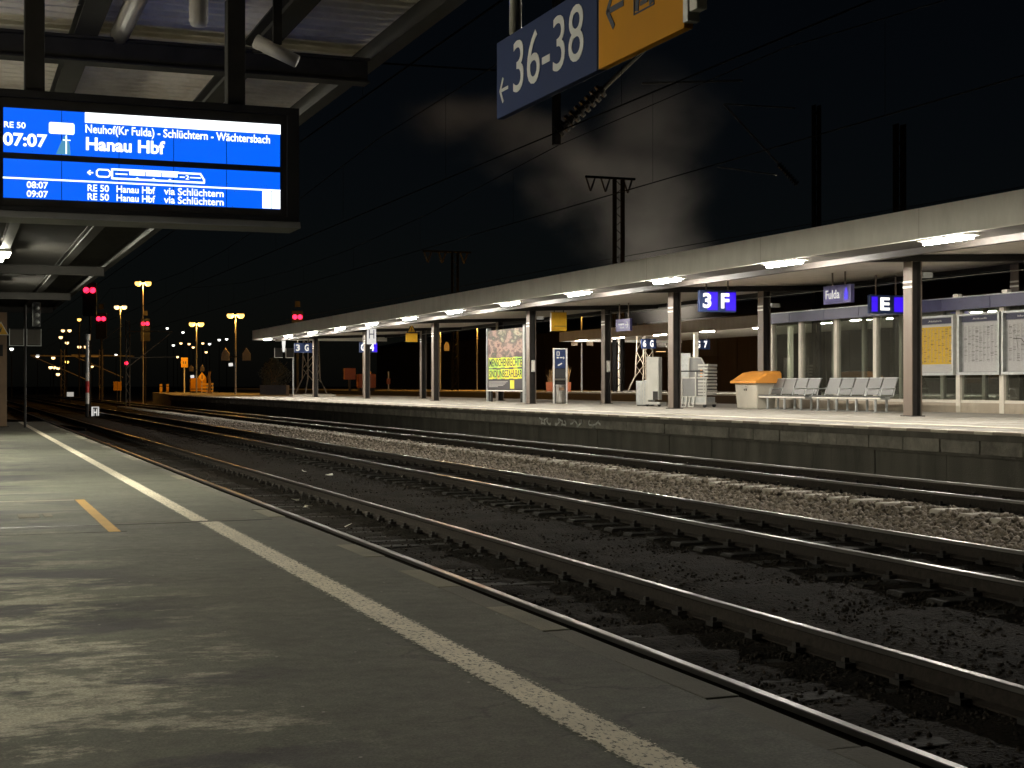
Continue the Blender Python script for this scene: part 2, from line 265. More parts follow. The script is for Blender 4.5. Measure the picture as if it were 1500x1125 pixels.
# ------------------------------------------------------------------ mesh helpers
class MB:
    def __init__(self): self.v = []; self.f = []; self.mi = []
    def _add(self, vs, fs, mi=0):
        o = len(self.v); self.v += [tuple(p) for p in vs]; self.f += [tuple(i + o for i in f) for f in fs]; self.mi += [mi] * len(fs); return self
    def box(self, x0, x1, y0, y1, z0, z1, mi=0):
        x0, x1 = sorted((x0, x1)); y0, y1 = sorted((y0, y1)); z0, z1 = sorted((z0, z1))
        return self._add([(x0, y0, z0), (x1, y0, z0), (x1, y1, z0), (x0, y1, z0), (x0, y0, z1), (x1, y0, z1), (x1, y1, z1), (x0, y1, z1)],
                  [(3, 2, 1, 0), (4, 5, 6, 7), (0, 1, 5, 4), (1, 2, 6, 5), (2, 3, 7, 6), (3, 0, 4, 7)], mi)
    def cbox(self, c, s, mi=0):
        return self.box(c[0] - s[0] / 2, c[0] + s[0] / 2, c[1] - s[1] / 2, c[1] + s[1] / 2, c[2] - s[2] / 2, c[2] + s[2] / 2, mi)
    def bar(self, p, q, w, h=None, mi=0):      # box section between two points
        h = h or w; p = Vector(p); q = Vector(q); d = (q - p).normalized()
        up = Vector((0, 0, 1)) if abs(d.z) < 0.98 else Vector((0, 1, 0))
        s = d.cross(up).normalized() * (w / 2); u = s.cross(d).normalized() * (h / 2)
        vs = [a + b for a in (p, q) for b in (-s - u, s - u, s + u, -s + u)]
        return self._add(vs, [(0, 1, 2, 3), (7, 6, 5, 4), (0, 4, 5, 1), (1, 5, 6, 2), (2, 6, 7, 3), (3, 7, 4, 0)], mi)
    def tube(self, pts, r, n=8, r2=None, mi=0):
        pts = [Vector(p) for p in pts]; rs = [r + (((r2 if r2 is not None else r) - r) * i / max(1, len(pts) - 1)) for i in range(len(pts))]
        rings = []
        for i, p in enumerate(pts):
            d = (pts[min(i + 1, len(pts) - 1)] - pts[max(i - 1, 0)]).normalized()
            up = Vector((0, 0, 1)) if abs(d.z) < 0.95 else Vector((0, 1, 0))
            a = d.cross(up).normalized(); b = a.cross(d).normalized()
            rings.append([p + (a * math.cos(2 * math.pi * k / n) + b * math.sin(2 * math.pi * k / n)) * rs[i] for k in range(n)])
        vs = [v for rg in rings for v in rg]; fs = []
        for i in range(len(pts) - 1):
            for k in range(n):
                fs.append((i * n + k, i * n + (k + 1) % n, (i + 1) * n + (k + 1) % n, (i + 1) * n + k))
        fs.append(tuple(range(n - 1, -1, -1))); fs.append(tuple((len(pts) - 1) * n + k for k in range(n)))
        return self._add(vs, fs, mi)
    def lathe(self, prof, c=(0, 0, 0), n=12, mi=0):     # profile of (r, z)
        vs = []; fs = []
        for r, z in prof:
            for k in range(n):
                a = 2 * math.pi * k / n; vs.append((c[0] + r * math.cos(a), c[1] + r * math.sin(a), c[2] + z))
        for i in range(len(prof) - 1):
            for k in range(n):
                fs.append((i * n + k, i * n + (k + 1) % n, (i + 1) * n + (k + 1) % n, (i + 1) * n + k))
        fs.append(tuple(range(n - 1, -1, -1))); fs.append(tuple((len(prof) - 1) * n + k for k in range(n)))
        return self._add(vs, fs, mi)
    def prism_y(self, prof, y0, y1, mi=0, mis=None):    # closed (x, z) profile swept along y
        n = len(prof); vs = [(x, y0, z) for x, z in prof] + [(x, y1, z) for x, z in prof]
        for k in range(n):
            self._add([vs[k], vs[(k + 1) % n], vs[n + (k + 1) % n], vs[n + k]], [(0, 1, 2, 3)], mis[k] if mis else mi)
        self._add(vs, [tuple(range(n - 1, -1, -1)), tuple(range(n, 2 * n))], mi); return self
    def prism_x(self, prof, x0, x1, mi=0):              # closed (y, z) profile swept along x
        n = len(prof); vs = [(x0, y, z) for y, z in prof] + [(x1, y, z) for y, z in prof]
        return self._add(vs, [(k, n + k, n + (k + 1) % n, (k + 1) % n) for k in range(n)] + [tuple(range(n)), tuple(range(2 * n - 1, n - 1, -1))], mi)
    def plate(self, pts, y0, y1, mi=0):                 # (x, z) outline with thickness along y
        n = len(pts); vs = [(x, y0, z) for x, z in pts] + [(x, y1, z) for x, z in pts]
        return self._add(vs, [tuple(range(n)), tuple(range(2 * n - 1, n - 1, -1))] + [(k, n + k, n + (k + 1) % n, (k + 1) % n) for k in range(n)], mi)
    def stroke(self, pts, w, y0, y1):                   # flat pen stroke in the xz plane
        for a, b in zip(pts[:-1], pts[1:]):
            a = Vector((a[0], a[1])); b = Vector((b[0], b[1])); d = (b - a).normalized(); s = Vector((-d.y, d.x)) * (w / 2); e = d * (w * 0.25)
            p = [a - s - e, b - s + e, b + s + e, a + s - e]
            self.plate([(q.x, q.y) for q in p], y0, y1)
        return self
    def ball(self, c, r, n=8, sz=1.0):
        m = max(4, n // 2 + 1)
        return self.lathe([(max(1e-3, r * math.sin(math.pi * i / m)), -r * sz * math.cos(math.pi * i / m)) for i in range(m + 1)], c, n)
    def build(self, name, mats, parent=None, smooth=False, bevel=0.0, loc=None):
        me = bpy.data.meshes.new(name); me.from_pydata(self.v, [], self.f)
        ms = mats if isinstance(mats, (list, tuple)) else [mats]
        for m in ms: me.materials.append(m)
        if len(ms) > 1: me.polygons.foreach_set('material_index', self.mi)
        bm = bmesh.new(); bm.from_mesh(me)
        if len(self.v) < 60000: bmesh.ops.recalc_face_normals(bm, faces=bm.faces)
        if bevel:
            bmesh.ops.remove_doubles(bm, verts=bm.verts, dist=1e-5)
            bmesh.ops.bevel(bm, geom=[e for e in bm.edges if len(e.link_faces) == 2 and e.calc_face_angle(0) > 0.6], offset=bevel, segments=2, profile=0.6, affect='EDGES')
        bm.to_mesh(me); bm.free()
        if smooth: me.polygons.foreach_set('use_smooth', [True] * len(me.polygons))
        me.update()
        o = bpy.data.objects.new(name, me); COL.objects.link(o)
        if parent: o.parent = parent
        if loc: o.location = loc
        return o
def box(name, m, parent, x0, x1, y0, y1, z0, z1, bevel=0.0):
    return MB().box(x0, x1, y0, y1, z0, z1).build(name, m, parent, bevel=bevel)
def tag(o, label=None, cat=None, group=None, kind=None):
    if label: o['label'] = label
    if cat: o['category'] = cat
    if group: o['group'] = group
    if kind: o['kind'] = kind
    return o
def thing(name, label, cat, loc=(0, 0, 0), rz=0.0, group=None):
    o = bpy.data.objects.new(name, None); COL.objects.link(o); o.empty_display_size = 0.3
    o.location = loc; o.rotation_euler = (0, 0, rz)
    return tag(o, label, cat, group)
KIDS = {}
def copy_tree(o, parent=None):
    c = o.copy(); COL.objects.link(c)
    if parent: c.parent = parent
    for ch in list(o.children): copy_tree(ch, c)
    return c
def dup(root, loc, rz=None, label=None, group=None):
    c = copy_tree(root); c.location = loc
    if rz is not None: c.rotation_euler = (0, 0, rz)
    if label: c['label'] = label
    if group: c['group'] = group
    return c
def inst(o, loc, parent, name=None):
    c = bpy.data.objects.new(name or o.name.split('.')[0], o.data); COL.objects.link(c); c.parent = parent; c.location = loc; return c
_dg = None
def text(name, s, m, parent, x0, x1, z0, z1, y, depth=0.004, bold=0.0):
    """flat lettering fitted into a rectangle of the local xz plane, facing -y"""
    cu = bpy.data.curves.new('lettering', 'FONT'); cu.body = s; cu.extrude = 0; cu.offset = bold; cu.resolution_u = 4
    t = bpy.data.objects.new('lettering', cu); COL.objects.link(t)
    bpy.context.view_layer.update()
    me = bpy.data.meshes.new_from_object(t.evaluated_get(bpy.context.evaluated_depsgraph_get()))
    bpy.data.objects.remove(t); bpy.data.curves.remove(cu)
    co = np.zeros(len(me.vertices) * 3); me.vertices.foreach_get('co', co); co = co.reshape(-1, 3)
    a, b = co.min(0), co.max(0)
    new = np.zeros_like(co)
    new[:, 0] = x0 + (co[:, 0] - a[0]) / max(1e-6, b[0] - a[0]) * (x1 - x0)
    new[:, 2] = z0 + (co[:, 1] - a[1]) / max(1e-6, b[1] - a[1]) * (z1 - z0)
    new[:, 1] = y
    me.vertices.foreach_set('co', new.reshape(-1)); me.materials.clear(); me.materials.append(m)
    bm = bmesh.new(); bm.from_mesh(me)
    g = bmesh.ops.extrude_face_region(bm, geom=bm.faces[:])
    bmesh.ops.translate(bm, vec=(0, -depth, 0), verts=[e for e in g['geom'] if isinstance(e, bmesh.types.BMVert)])
    bmesh.ops.recalc_face_normals(bm, faces=bm.faces); bm.to_mesh(me); bm.free(); me.update()
    o = bpy.data.objects.new(name, me); COL.objects.link(o); o.parent = parent
    return o
def lamp_light(parent, loc, col, power, kind='POINT', radius=0.15, spot=None):
    d = bpy.data.lights.new('lamp_light', kind); d.energy = power; d.color = col
    d.shadow_soft_size = radius
    if spot: d.spot_size = spot; d.spot_blend = 0.6
    o = bpy.data.objects.new('lamp_light', d); COL.objects.link(o); o.parent = parent; o.location = loc
    return o

# ================================================================== SETTING
FZ = 0.715          # height of the far platform above this one
# ---- ground
MB().box(-900, 1500, -200, 2500, -0.9, -0.72).build('ground', M['yard']).__setitem__('kind', 'structure')

# ---- track bed between the platforms: one displaced sheet
PROF = [(3.30, -.66), (4.0, -.53), (6.2, -.51), (6.6, -.44), (7.4, -.42), (7.85, -.37), (10.0, -.355), (10.4, -.42), (11.0, -.43), (11.35, -.41), (11.80, -.30), (12.0, -.275), (14.7, -.255), (15.4, -.28)]
def bedz(x):
    for (a, za), (b, zb) in zip(PROF[:-1], PROF[1:]):
        if x <= b: return za + (zb - za) * max(0, x - a) / (b - a)
    return PROF[-1][1]
def bed():
    xs = np.arange(3.30, 15.41, 0.11)
    ys = [1.0]
    while ys[-1] < 175: ys.append(ys[-1] + max(0.11, ys[-1] * 0.006))
    v = []; f = []
    for y in ys:
        for x in xs:
            h = mnoise.fractal(Vector((x * 1.3, y * 1.3, 0)), 0.9, 2.1, 5) * 0.022 + mnoise.noise(Vector((x * 6, y * 6, 3))) * 0.012
            if 4.4 < x < 5.8: h += .022 * math.sin(y * 10.13 + 1.2 * mnoise.noise(Vector((x * 2, y * .7, 9)))) * (.6 + mnoise.noise(Vector((x, y, 5))))
            v.append((x, y, bedz(x) + h))
    n = len(xs)
    for j in range(len(ys) - 1):
        for i in range(n - 1):
            a = j * n + i; f.append((a, a + 1, a + n + 1, a + n))
    me = bpy.data.meshes.new('track_bed'); me.from_pydata(v, [], f); me.materials.append(M['dirt'])
    me.polygons.foreach_set('use_smooth', [True] * len(f)); me.update()
    o = bpy.data.objects.new('track_bed', me); COL.objects.link(o); o['kind'] = 'structure'
bed()

# ---- railway tracks: rails, sleepers one by one, clips
def rail_mesh(x, z, y0, y1):
    p = [(-.075, -.172), (.075, -.172), (.075, -.160), (.012, -.138), (.012, -.045), (.036, -.034), (.036, -.006), (.028, 0), (-.028, 0), (-.036, -.006), (-.036, -.034), (-.012, -.045), (-.012, -.138), (-.075, -.160)]
    b = MB(); b.prism_y([(x + a, z + c) for a, c in p], y0, y1, 0, [0, 0, 0, 0, 0, 0, 0, 1, 0 + 1, 1, 0, 0, 0, 0])
    return b
def track(label, xa, xb, z, y0, y1, sm, spacing, half, lift, thick, clip_n=130, bury=0.0):
    t = thing('railway_track', label, 'railway track', (0, 0, 0))
    t['kind'] = 'structure'
    for x in (xa, xb): rail_mesh(x, z, y0, y1).build('rail', [M['rail_side'], M['rail_top']], t)
    cx = (xa + xb) / 2; w = .115
    s0 = MB(); s0.plate([(-half, -thick), (half, -thick), (half, -.02), (half - .02, 0), (-half + .02, 0), (-half, -.02)], -w, w)
    sl = s0.build('sleeper', sm, t, bevel=0.012)
    k = 0; y = y0 + .3; cl = MB()
    first = True
    while y < min(y1, 118):
        jy = y + random.uniform(-.02, .02); jz = z - .172 - lift + random.uniform(-.008, .008) - bury * random.random()
        if first: sl.location = (cx, jy, jz); first = False; o = sl
        else: o = inst(sl, (cx + random.uniform(-.02, .02), jy, jz), t)
        o.rotation_euler = (0, random.uniform(-.004, .004), random.uniform(-.012, .012))
        if y < 75:
            for x in (xa, xb):
                for sgn in (-1, 1):
                    cl.cbox((x + sgn * .115, jy, z - .155), (.085, .11, .035)); cl.cbox((x + sgn * .12, jy, z - .128), (.035, .045, .05))
        y += spacing
    c = cl.build('rail_clip', M['clip'], t); c['kind'] = 'stuff'
    return t
track('near track beside the worn white line, dark half-buried sleepers', 4.35, 5.85, -.325, 1.5, 220, M['sleeper_dark'], .62, 1.25, .022, .14, bury=0.025)
track('middle track with dark sleepers between the two other tracks', 8.17, 9.68, -.165, 1.5, 220, M['sleeper_dark'], .60, 1.25, .014, .16, bury=0.015)
track('far track on pale concrete sleepers beside the lit platform', 12.60, 14.10, -.022, 6, 220, M['sleeper'], .60, 1.43, -.012, .20)
# yard tracks fading away beyond the end of this platform
def curved_rail(pts, z):
    b = MB()
    for off in (-.75, .75):
        prev = None
        for (x, y) in pts:
            q = (x + off, y, z)
            if prev: b.bar((prev[0], prev[1], z - .07), (q[0], q[1], z - .07), .07, .14)
            prev = q
    return b
for pts, lab in (([(4.6, 66), (3.2, 78), (0.6, 92), (-2.0, 108), (-4.6, 130), (-8, 170), (-14, 240)], 'siding rails swinging left from the near track at the points'),
                 ([(-3.0, 66), (-3.6, 95), (-5.4, 130), (-9, 180)], 'dim yard rails beyond the end of this platform'),
                 ([(8.9, 92), (6.6, 112), (3.2, 136), (-1.5, 170), (-7, 220)], 'crossover rails bending left from the middle track')):
    t = thing('railway_siding', lab, 'railway track'); t['kind'] = 'structure'
    curved_rail(pts, -.40).build('rail', M['rail_side'], t)
    sb = MB()
    for (a, b2) in zip(pts[:-1], pts[1:]):
        n = int((Vector(b2) - Vector(a)).length / .7)
        for i in range(n):
            x = a[0] + (b2[0] - a[0]) * i / n; y = a[1] + (b2[1] - a[1]) * i / n
            sb.cbox((x, y, -.62), (2.5, .25, .16))
    so = sb.build('sleeper', M['sleeper_dark'], t); so['kind'] = 'stuff'
tag(MB().box(-30, 3.6, 62, 240, -.70, -.60).build('yard_bed', M['yard']), kind='structure')

# ---- ballast stones
def stones(name, n, regions, m, smin, smax, seed):
    rng = np.random.default_rng(seed)
    ph = (1 + 5 ** .5) / 2
    iv = np.array([(-1, ph, 0), (1, ph, 0), (-1, -ph, 0), (1, -ph, 0), (0, -1, ph), (0, 1, ph), (0, -1, -ph), (0, 1, -ph), (ph, 0, -1), (ph, 0, 1), (-ph, 0, -1), (-ph, 0, 1)]) / 1.9
    it = np.array([(0, 11, 5), (0, 5, 1), (0, 1, 7), (0, 7, 10), (0, 10, 11), (1, 5, 9), (5, 11, 4), (11, 10, 2), (10, 7, 6), (7, 1, 8), (3, 9, 4), (3, 4, 2), (3, 2, 6), (3, 6, 8), (3, 8, 9), (4, 9, 5), (2, 4, 11), (6, 2, 10), (8, 6, 7), (9, 8, 1)])
    vs = []; fs = []; base = 0
    tot = sum(r[4] for r in regions)
    for (xa, xb, ya, yb, wgt, dz, *gap) in regions:
        k = int(n * wgt / tot)
        x = rng.uniform(xa, xb, k); u = rng.uniform(0, 1, k); y = ya * (yb / ya) ** u       # denser near the camera
        s = rng.uniform(smin, smax, k)
        if gap: y = 6.3 + .6 * np.floor((y - 6.3) / .6) + rng.uniform(.15, .45, k)      # only between the sleepers
        for i in range(k):
            z = bedz(x[i]) + dz + rng.uniform(-.5, .8) * s[i]
            q = iv * (s[i] * rng.uniform(.65, 1.25, 3)) * (1 + rng.uniform(-.28, .28, (12, 1)))
            a, b2 = rng.uniform(0, 6.28, 2); ca, sa, cb, sb = math.cos(a), math.sin(a), math.cos(b2), math.sin(b2)
            rot = np.array([[ca, -sa, 0], [sa, ca, 0], [0, 0, 1]]) @ np.array([[1, 0, 0], [0, cb, -sb], [0, sb, cb]])
            vs.append(q @ rot.T + (x[i], y[i], z)); fs.append(it + base); base += 12
    V = np.concatenate(vs); Fc = np.concatenate(fs)
    me = bpy.data.meshes.new(name); me.vertices.add(len(V)); me.vertices.foreach_set('co', V.reshape(-1))
    me.loops.add(len(Fc) * 3); me.loops.foreach_set('vertex_index', Fc.reshape(-1).astype(np.int32))
    me.polygons.add(len(Fc)); me.polygons.foreach_set('loop_start', np.arange(0, len(Fc) * 3, 3, dtype=np.int32))
    me.materials.append(m); me.update(calc_edges=True); me.validate()
    o = bpy.data.objects.new(name, me); COL.objects.link(o); o['kind'] = 'stuff'
    return o
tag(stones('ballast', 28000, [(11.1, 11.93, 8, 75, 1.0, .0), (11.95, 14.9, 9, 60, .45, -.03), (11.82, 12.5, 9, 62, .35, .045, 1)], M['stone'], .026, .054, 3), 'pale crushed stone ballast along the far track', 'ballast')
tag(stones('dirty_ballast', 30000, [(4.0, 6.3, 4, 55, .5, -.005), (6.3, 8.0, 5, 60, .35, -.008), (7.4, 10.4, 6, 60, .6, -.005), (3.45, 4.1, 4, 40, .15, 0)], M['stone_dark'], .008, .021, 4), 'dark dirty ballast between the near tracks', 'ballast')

# ---- this platform
pf = thing('platform', 'dark asphalt platform in the foreground with worn white line', 'platform'); pf['kind'] = 'structure'
MB().box(-14, 3.225, -12, 61, -.9, 0).build('asphalt_deck', M['asphalt'], pf)
box('edge_wall', M['wall_panel'], pf, 3.225, 3.30, -12, 61, -.9, -.19)
s = MB().box(-.093, .093, -.493, .493, -.18, 0).build('coping_slab', M['coping'], pf, bevel=.01, loc=(3.323, -7.5, -.004))
pale = MB().box(-.093, .093, -.493, .493, -.18, 0).build('coping_slab', M['coping_pale'], pf, bevel=.01, loc=(3.323, 8.5, -.002))
for y in range(-7, 61):
    r = random.random()
    src = pale if (y > 9 and r < .42) else s
    if y == 8: continue
    o = inst(src, (3.323 + random.uniform(-.006, .006), y + .5, -.004 + random.uniform(-.004, .004)), pf); o.rotation_euler = (random.uniform(-.004, .004), random.uniform(-.01, .01), random.uniform(-.006, .006))
def strip(x0, x1, y0, y1, z):
    b = MB(); n = max(1, int((y1 - y0) / 1.0))
    for i in range(n):
        a = y0 + (y1 - y0) * i / n; c = y0 + (y1 - y0) * (i + 1) / n
        b._add([(x0, a, z), (x1, a, z), (x1, c, z), (x0, c, z)], [(0, 1, 2, 3)])
    return b
strip(2.37, 2.66, -8, 15.6, .004).build('safety_line', M['line'], pf)
strip(2.33, 2.57, 15.72, 61, .004).build('safety_line', M['line'], pf)
# patched kerb strip, joints in the asphalt, yellow and thin white marks (from the photograph's floor)
MB().box(-14, 2.32, 15.62, 15.68, -.01, .003).build('asphalt_joint', M['black'], pf)
MB().box(2.32, 3.2, 15.66, 15.71, -.01, .003).build('asphalt_joint', M['black'], pf)
MB().box(-9, 1.6, 14.88, 14.895, -.01, .0025).build('asphalt_joint', M['dark'], pf)
strip(1.42, 1.54, 14.85, 19.2, .0045).build('yellow_mark', M['yline'], pf)
MB()._add([(-9, 19.10, .0045), (1.41, 19.10, .0045), (1.41, 19.19, .0045), (-9, 19.19, .0045)], [(0, 1, 2, 3)]).build('thin_white_mark', M['tile_cream'], pf)
MB().box(.66, .88, 16.75, 17.25, -.02, .006).box(.93, 1.02, 16.80, 17.25, -.02, .006).build('inspection_cover', M['coping_pale'], pf, bevel=.002)
MB().box(-14, 3.2, 49.2, 49.35, -.02, .004).build('asphalt_joint', M['black'], pf)

# ---- far platform
fp = thing('far_platform', 'lit island platform with pale paving behind the three tracks', 'platform'); fp['kind'] = 'structure'
XE = 15.05; XB = 28.7
b = MB()
out = [(XE + .43, -6), (XB, -6), (XB, 110), (25.0, 158), (19.6, 158), (XE + .43, 112)]
def deck(outline, z0, z1, name, m, parent):
    n = len(outline); q = MB(); q._add([(x, y, z0) for x, y in outline] + [(x, y, z1) for x, y in outline], [tuple(range(n - 1, -1, -1)), tuple(range(n, 2 * n))] + [(k, (k + 1) % n, n + (k + 1) % n, n + k) for k in range(n)])
    return q.build(name, m, parent)
deck(out, -.8, FZ, 'paved_deck', M['paving'], fp)
# paving joints cut as narrow dark grooves lying just proud of the deck
jb = MB()
for x in np.arange(16.4, 28.6, 1.2): jb.box(x, x + .012, 10, 110, FZ - .01, FZ + .002)
for y in np.arange(12, 90, 1.2): jb.box(15.6, 28.6, y, y + .012, FZ - .01, FZ + .0025)
jj = jb.build('paving_joint', M['sill'], fp); jj['kind'] = 'stuff'
MB().box(16.55, 16.95, 8, 112, FZ - .01, FZ + .006).build('tactile_strip', M['tile_cream'], fp)
tc = MB().box(-.22, .22, .004, .436, -.045, .003).build('edge_tile', M['tile_cream'], fp, bevel=.008, loc=(XE + .2, 12, FZ))
tt = MB().box(-.22, .22, .444, 1.096, -.045, .003).build('edge_tile', M['tile_tan'], fp, bevel=.008, loc=(XE + .2, 12, FZ))
y = 13.1
while y < 111:
    inst(tc, (XE + .2 + random.uniform(-.006, .006), y, FZ + random.uniform(-.003, .003)), fp); inst(tt, (XE + .2 + random.uniform(-.006, .006), y, FZ + random.uniform(-.003, .003)), fp); y += 1.1
MB().box(XE + .02, XE + .42, 9, 112, FZ - .15, FZ - .05).build('edge_seat', M['wall_panel'], fp)
bl = MB().box(0, .25, .012, .988, .0, .235).build('wall_block', M['wall_block'], fp, bevel=.012, loc=(XE + .07, 10, .345))
for k in range(11, 112):
    o = inst(bl, (XE + .07 + random.uniform(-.012, .012), k, .345 + random.uniform(-.006, .006)), fp)
box('wall_backing', M['wall_panel'], fp, XE + .12, XE + .42, 9, 112, .30, FZ - .155)
pn = MB().box(0, .2, .01, 1.99, -.75, .335).build('wall_panel', M['wall_panel'], fp, bevel=.008, loc=(XE + .2, 10, 0))
for k in range(12, 112, 2): inst(pn, (XE + .2 + random.uniform(-.012, .012), k, random.uniform(-.01, .0)), fp)
# graffiti loops sprayed on four of the blocks
def graffiti():
    b = MB()
    for i, y in enumerate((33.9, 35.0, 36.1, 37.2)):
        pts = []
        for a in range(0, 22):
            t = a / 21 * math.pi * (2.4 + .3 * i)
            pts.append((y - .40 + .72 * a / 21 + .09 * math.sin(t * 2.2 + i), .46 + .075 * math.sin(t + i * 1.3) + .02 * math.sin(t * 3.7)))
        b2 = MB(); b2.stroke(pts, .045, -.003, .003)
        b.v += [(XE + .055 + v[1], v[0], v[2]) for v in b2.v]; o = len(b.v) - len(b2.v); b.f += [tuple(i2 + o for i2 in f) for f in b2.f]; b.mi += b2.mi
    return b.build('graffiti', M['graffiti'], fp)
graffiti()
MB().box(21.0, 23.9, 96, 97.2, FZ - .01, FZ + .12).build('kerb', M['tile_cream'], fp)

# ---- third platform beyond
p3 = thing('rear_platform', 'third platform lit orange behind the island platform', 'platform'); p3['kind'] = 'structure'
P3X, P3Z = 42.0, .95
deck([(P3X, 20), (58, 20), (58, 235), (P3X, 235)], -.8, P3Z, 'paved_deck', M['paving'], p3)
MB().box(P3X - .05, P3X + .9, 20, 235, P3Z - .10, P3Z + .015).build('edge_strip', M['tile_cream'], p3)
MB().box(P3X - .03, P3X - .001, 20, 235, -.8, P3Z - .11).build('edge_wall', M['black'], p3)

# ================================================================== LARGE STRUCTURES
# ---- roof over the far platform
H0 = 1.44
ROOF0, ROOF1 = 2, 93.0
rf = thing('platform_roof', 'long flat pale canopy over the lit island platform', 'roof', (0, 0, 0))
MB().prism_y([(17.75, H0 + 2.88), (17.87, H0 + 2.88), (17.87, H0 + 3.44), (17.75, H0 + 3.49)], ROOF0, ROOF1).build('fascia', M['fascia'], rf, bevel=.008)
MB().prism_y([(17.875, H0 + 2.95), (19.2, H0 + 2.95), (19.2, H0 + 3.00), (26.6, H0 + 3.26), (26.6, H0 + 3.55), (17.875, H0 + 3.43)], ROOF0, ROOF1).build('soffit', M['soffit'], rf)
box('end_fascia', M['fascia'], rf, 17.75, 26.6, ROOF1 + .002, ROOF1 + .1, H0 + 2.885, H0 + 3.48)
MB().box(17.874, 19.209, ROOF0, ROOF1, H0 + 2.938, H0 + 2.9485).build('soffit_dimming_panel', M['beam'], rf)  # dark sheet added to tone down the soffit strip beside the lamps
MB().box(19.21, 19.37, ROOF0, ROOF1, H0 + 2.80, H0 + 2.998).build('edge_beam', M['beam'], rf)
MB().box(26.44, 26.6, ROOF0, ROOF1, H0 + 3.12, H0 + 3.262).build('rear_beam', M['dark'], rf)
COLD = [16.65, 28.8, 40.95, 53.1, 65.25, 77.4, 89.55]
for D in COLD:
    MB()._add([(19.37, D - .11, H0 + 2.84), (26.44, D - .11, H0 + 3.08), (26.44, D - .11, H0 + 3.24), (19.37, D - .11, H0 + 2.999),
               (19.37, D + .11, H0 + 2.84), (26.44, D + .11, H0 + 3.08), (26.44, D + .11, H0 + 3.24), (19.37, D + .11, H0 + 2.999)],
              [(0, 1, 2, 3), (7, 6, 5, 4), (0, 4, 5, 1), (1, 5, 6, 2), (2, 6, 7, 3), (3, 7, 4, 0)]).build('cross_beam', M['dark'], rf)
    sj = MB().box(17.88, 19.2, D - .008, D + .008, H0 + 2.934, H0 + 2.94).build('soffit_joint', M['sill'], rf)
# seams of the fascia sheets
fj = MB().box(-.0025, .0, -.003, .003, 2.9 + H0, 3.47 + H0).build('fascia_joint', M['sill'], rf, loc=(17.75, 12.0, 0))
for k in range(1, 13): inst(fj, (17.75, 12 + 6.07 * k, 0), rf)

# ---- columns
def column(x, d, h, label):
    t = thing('roof_column', label, 'column', (x, d, FZ), 0, 'columns carrying the canopy of the lit platform')
    MB().box(-.14, -.115, -.17, .17, 0, h).build('flange', M['column'], t, bevel=.004)
    MB().box(.115, .14, -.17, .17, 0, h).build('flange', M['column'], t, bevel=.004)
    MB().box(-.115, .115, -.05, .05, 0, h).build('web', M['dark'], t)
    MB().box(-.118, -.09, -.150, -.052, 0, h).box(.09, .118, -.150, -.052, 0, h).build('cable_duct', M['dark'], t)
    box('base_plate', M['dark'], t, -.19, .19, -.22, .22, 0, .02, .004)
    for z in (h - .62, h - .50):
        MB().box(-.149, -.1405, -.175, .175, z, z + .045).build('clamp_band', M['white'], t)
    return t
ctx = {28.8: ('beside the poster showcases', 'standing inside the shelter behind the third showcase'), 40.95: ('between lift and grit bin', 'behind the orange grit bin'), 53.1: ('by the billboard', 'right of the steel help point'),
       65.25: ('left of the billboard', 'at the left leg of the billboard'), 77.4: ('just left of the white H board', 'under the yellow warning triangle'), 89.55: ('nearest the far end of the roof', 'beneath the 3 G sign'), 16.65: ('out beyond the right edge', 'right of the shelter')}
for D in COLD:
    column(21.0, D, H0 + 2.895 - FZ, 'brown steel front-row column ' + ctx[D][0])
    column(24.2 if D != 28.8 else 26.15, D if D != 28.8 else 31.3, H0 + (3.0 if D != 28.8 else 3.2) - FZ, 'brown steel rear-row column ' + ctx[D][1])

# ---- ceiling lamps under the far roof
def ceiling_lamp(name, label, cat, loc, m, group, L=1.5, drop=0.0, deep=.045):
    t = thing(name, label, cat, loc, 0, group)
    MB().box(-.19, .19, -L / 2, L / 2, .02, .075).build('housing', M['white'], t, bevel=.006)
    MB().prism_y([(-.07, .018), (-.055, -deep), (.055, -deep), (.07, .018)], -L / 2 + .04, L / 2 - .04).build('diffuser', m, t)
    if drop:
        for y in (-.5, .5): MB().tube([(0, y, .075), (0, y, .075 + drop)], .008, 6).build('hanger', M['dark'], t)
    return t
ordw = ['first', 'second', 'third', 'fourth', 'fifth', 'sixth', 'seventh', 'eighth', 'ninth', 'tenth', 'eleventh', 'twelfth', 'thirteenth', 'fourteenth', 'fifteenth', 'sixteenth']
for k in range(-2, 12):
    lab = ('lit strip lamp under the far roof edge, %s lamp counted from the right' % ordw[k]) if k >= 0 else 'lit strip lamp under the far roof, outside the right edge, number %s' % ordw[-k - 1]
    ceiling_lamp('strip_lamp', lab, 'ceiling lamp', (18.25, 23.9 + 6.07 * k, H0 + 2.862), M['tube'], 'strip lamps along the edge of the island canopy')

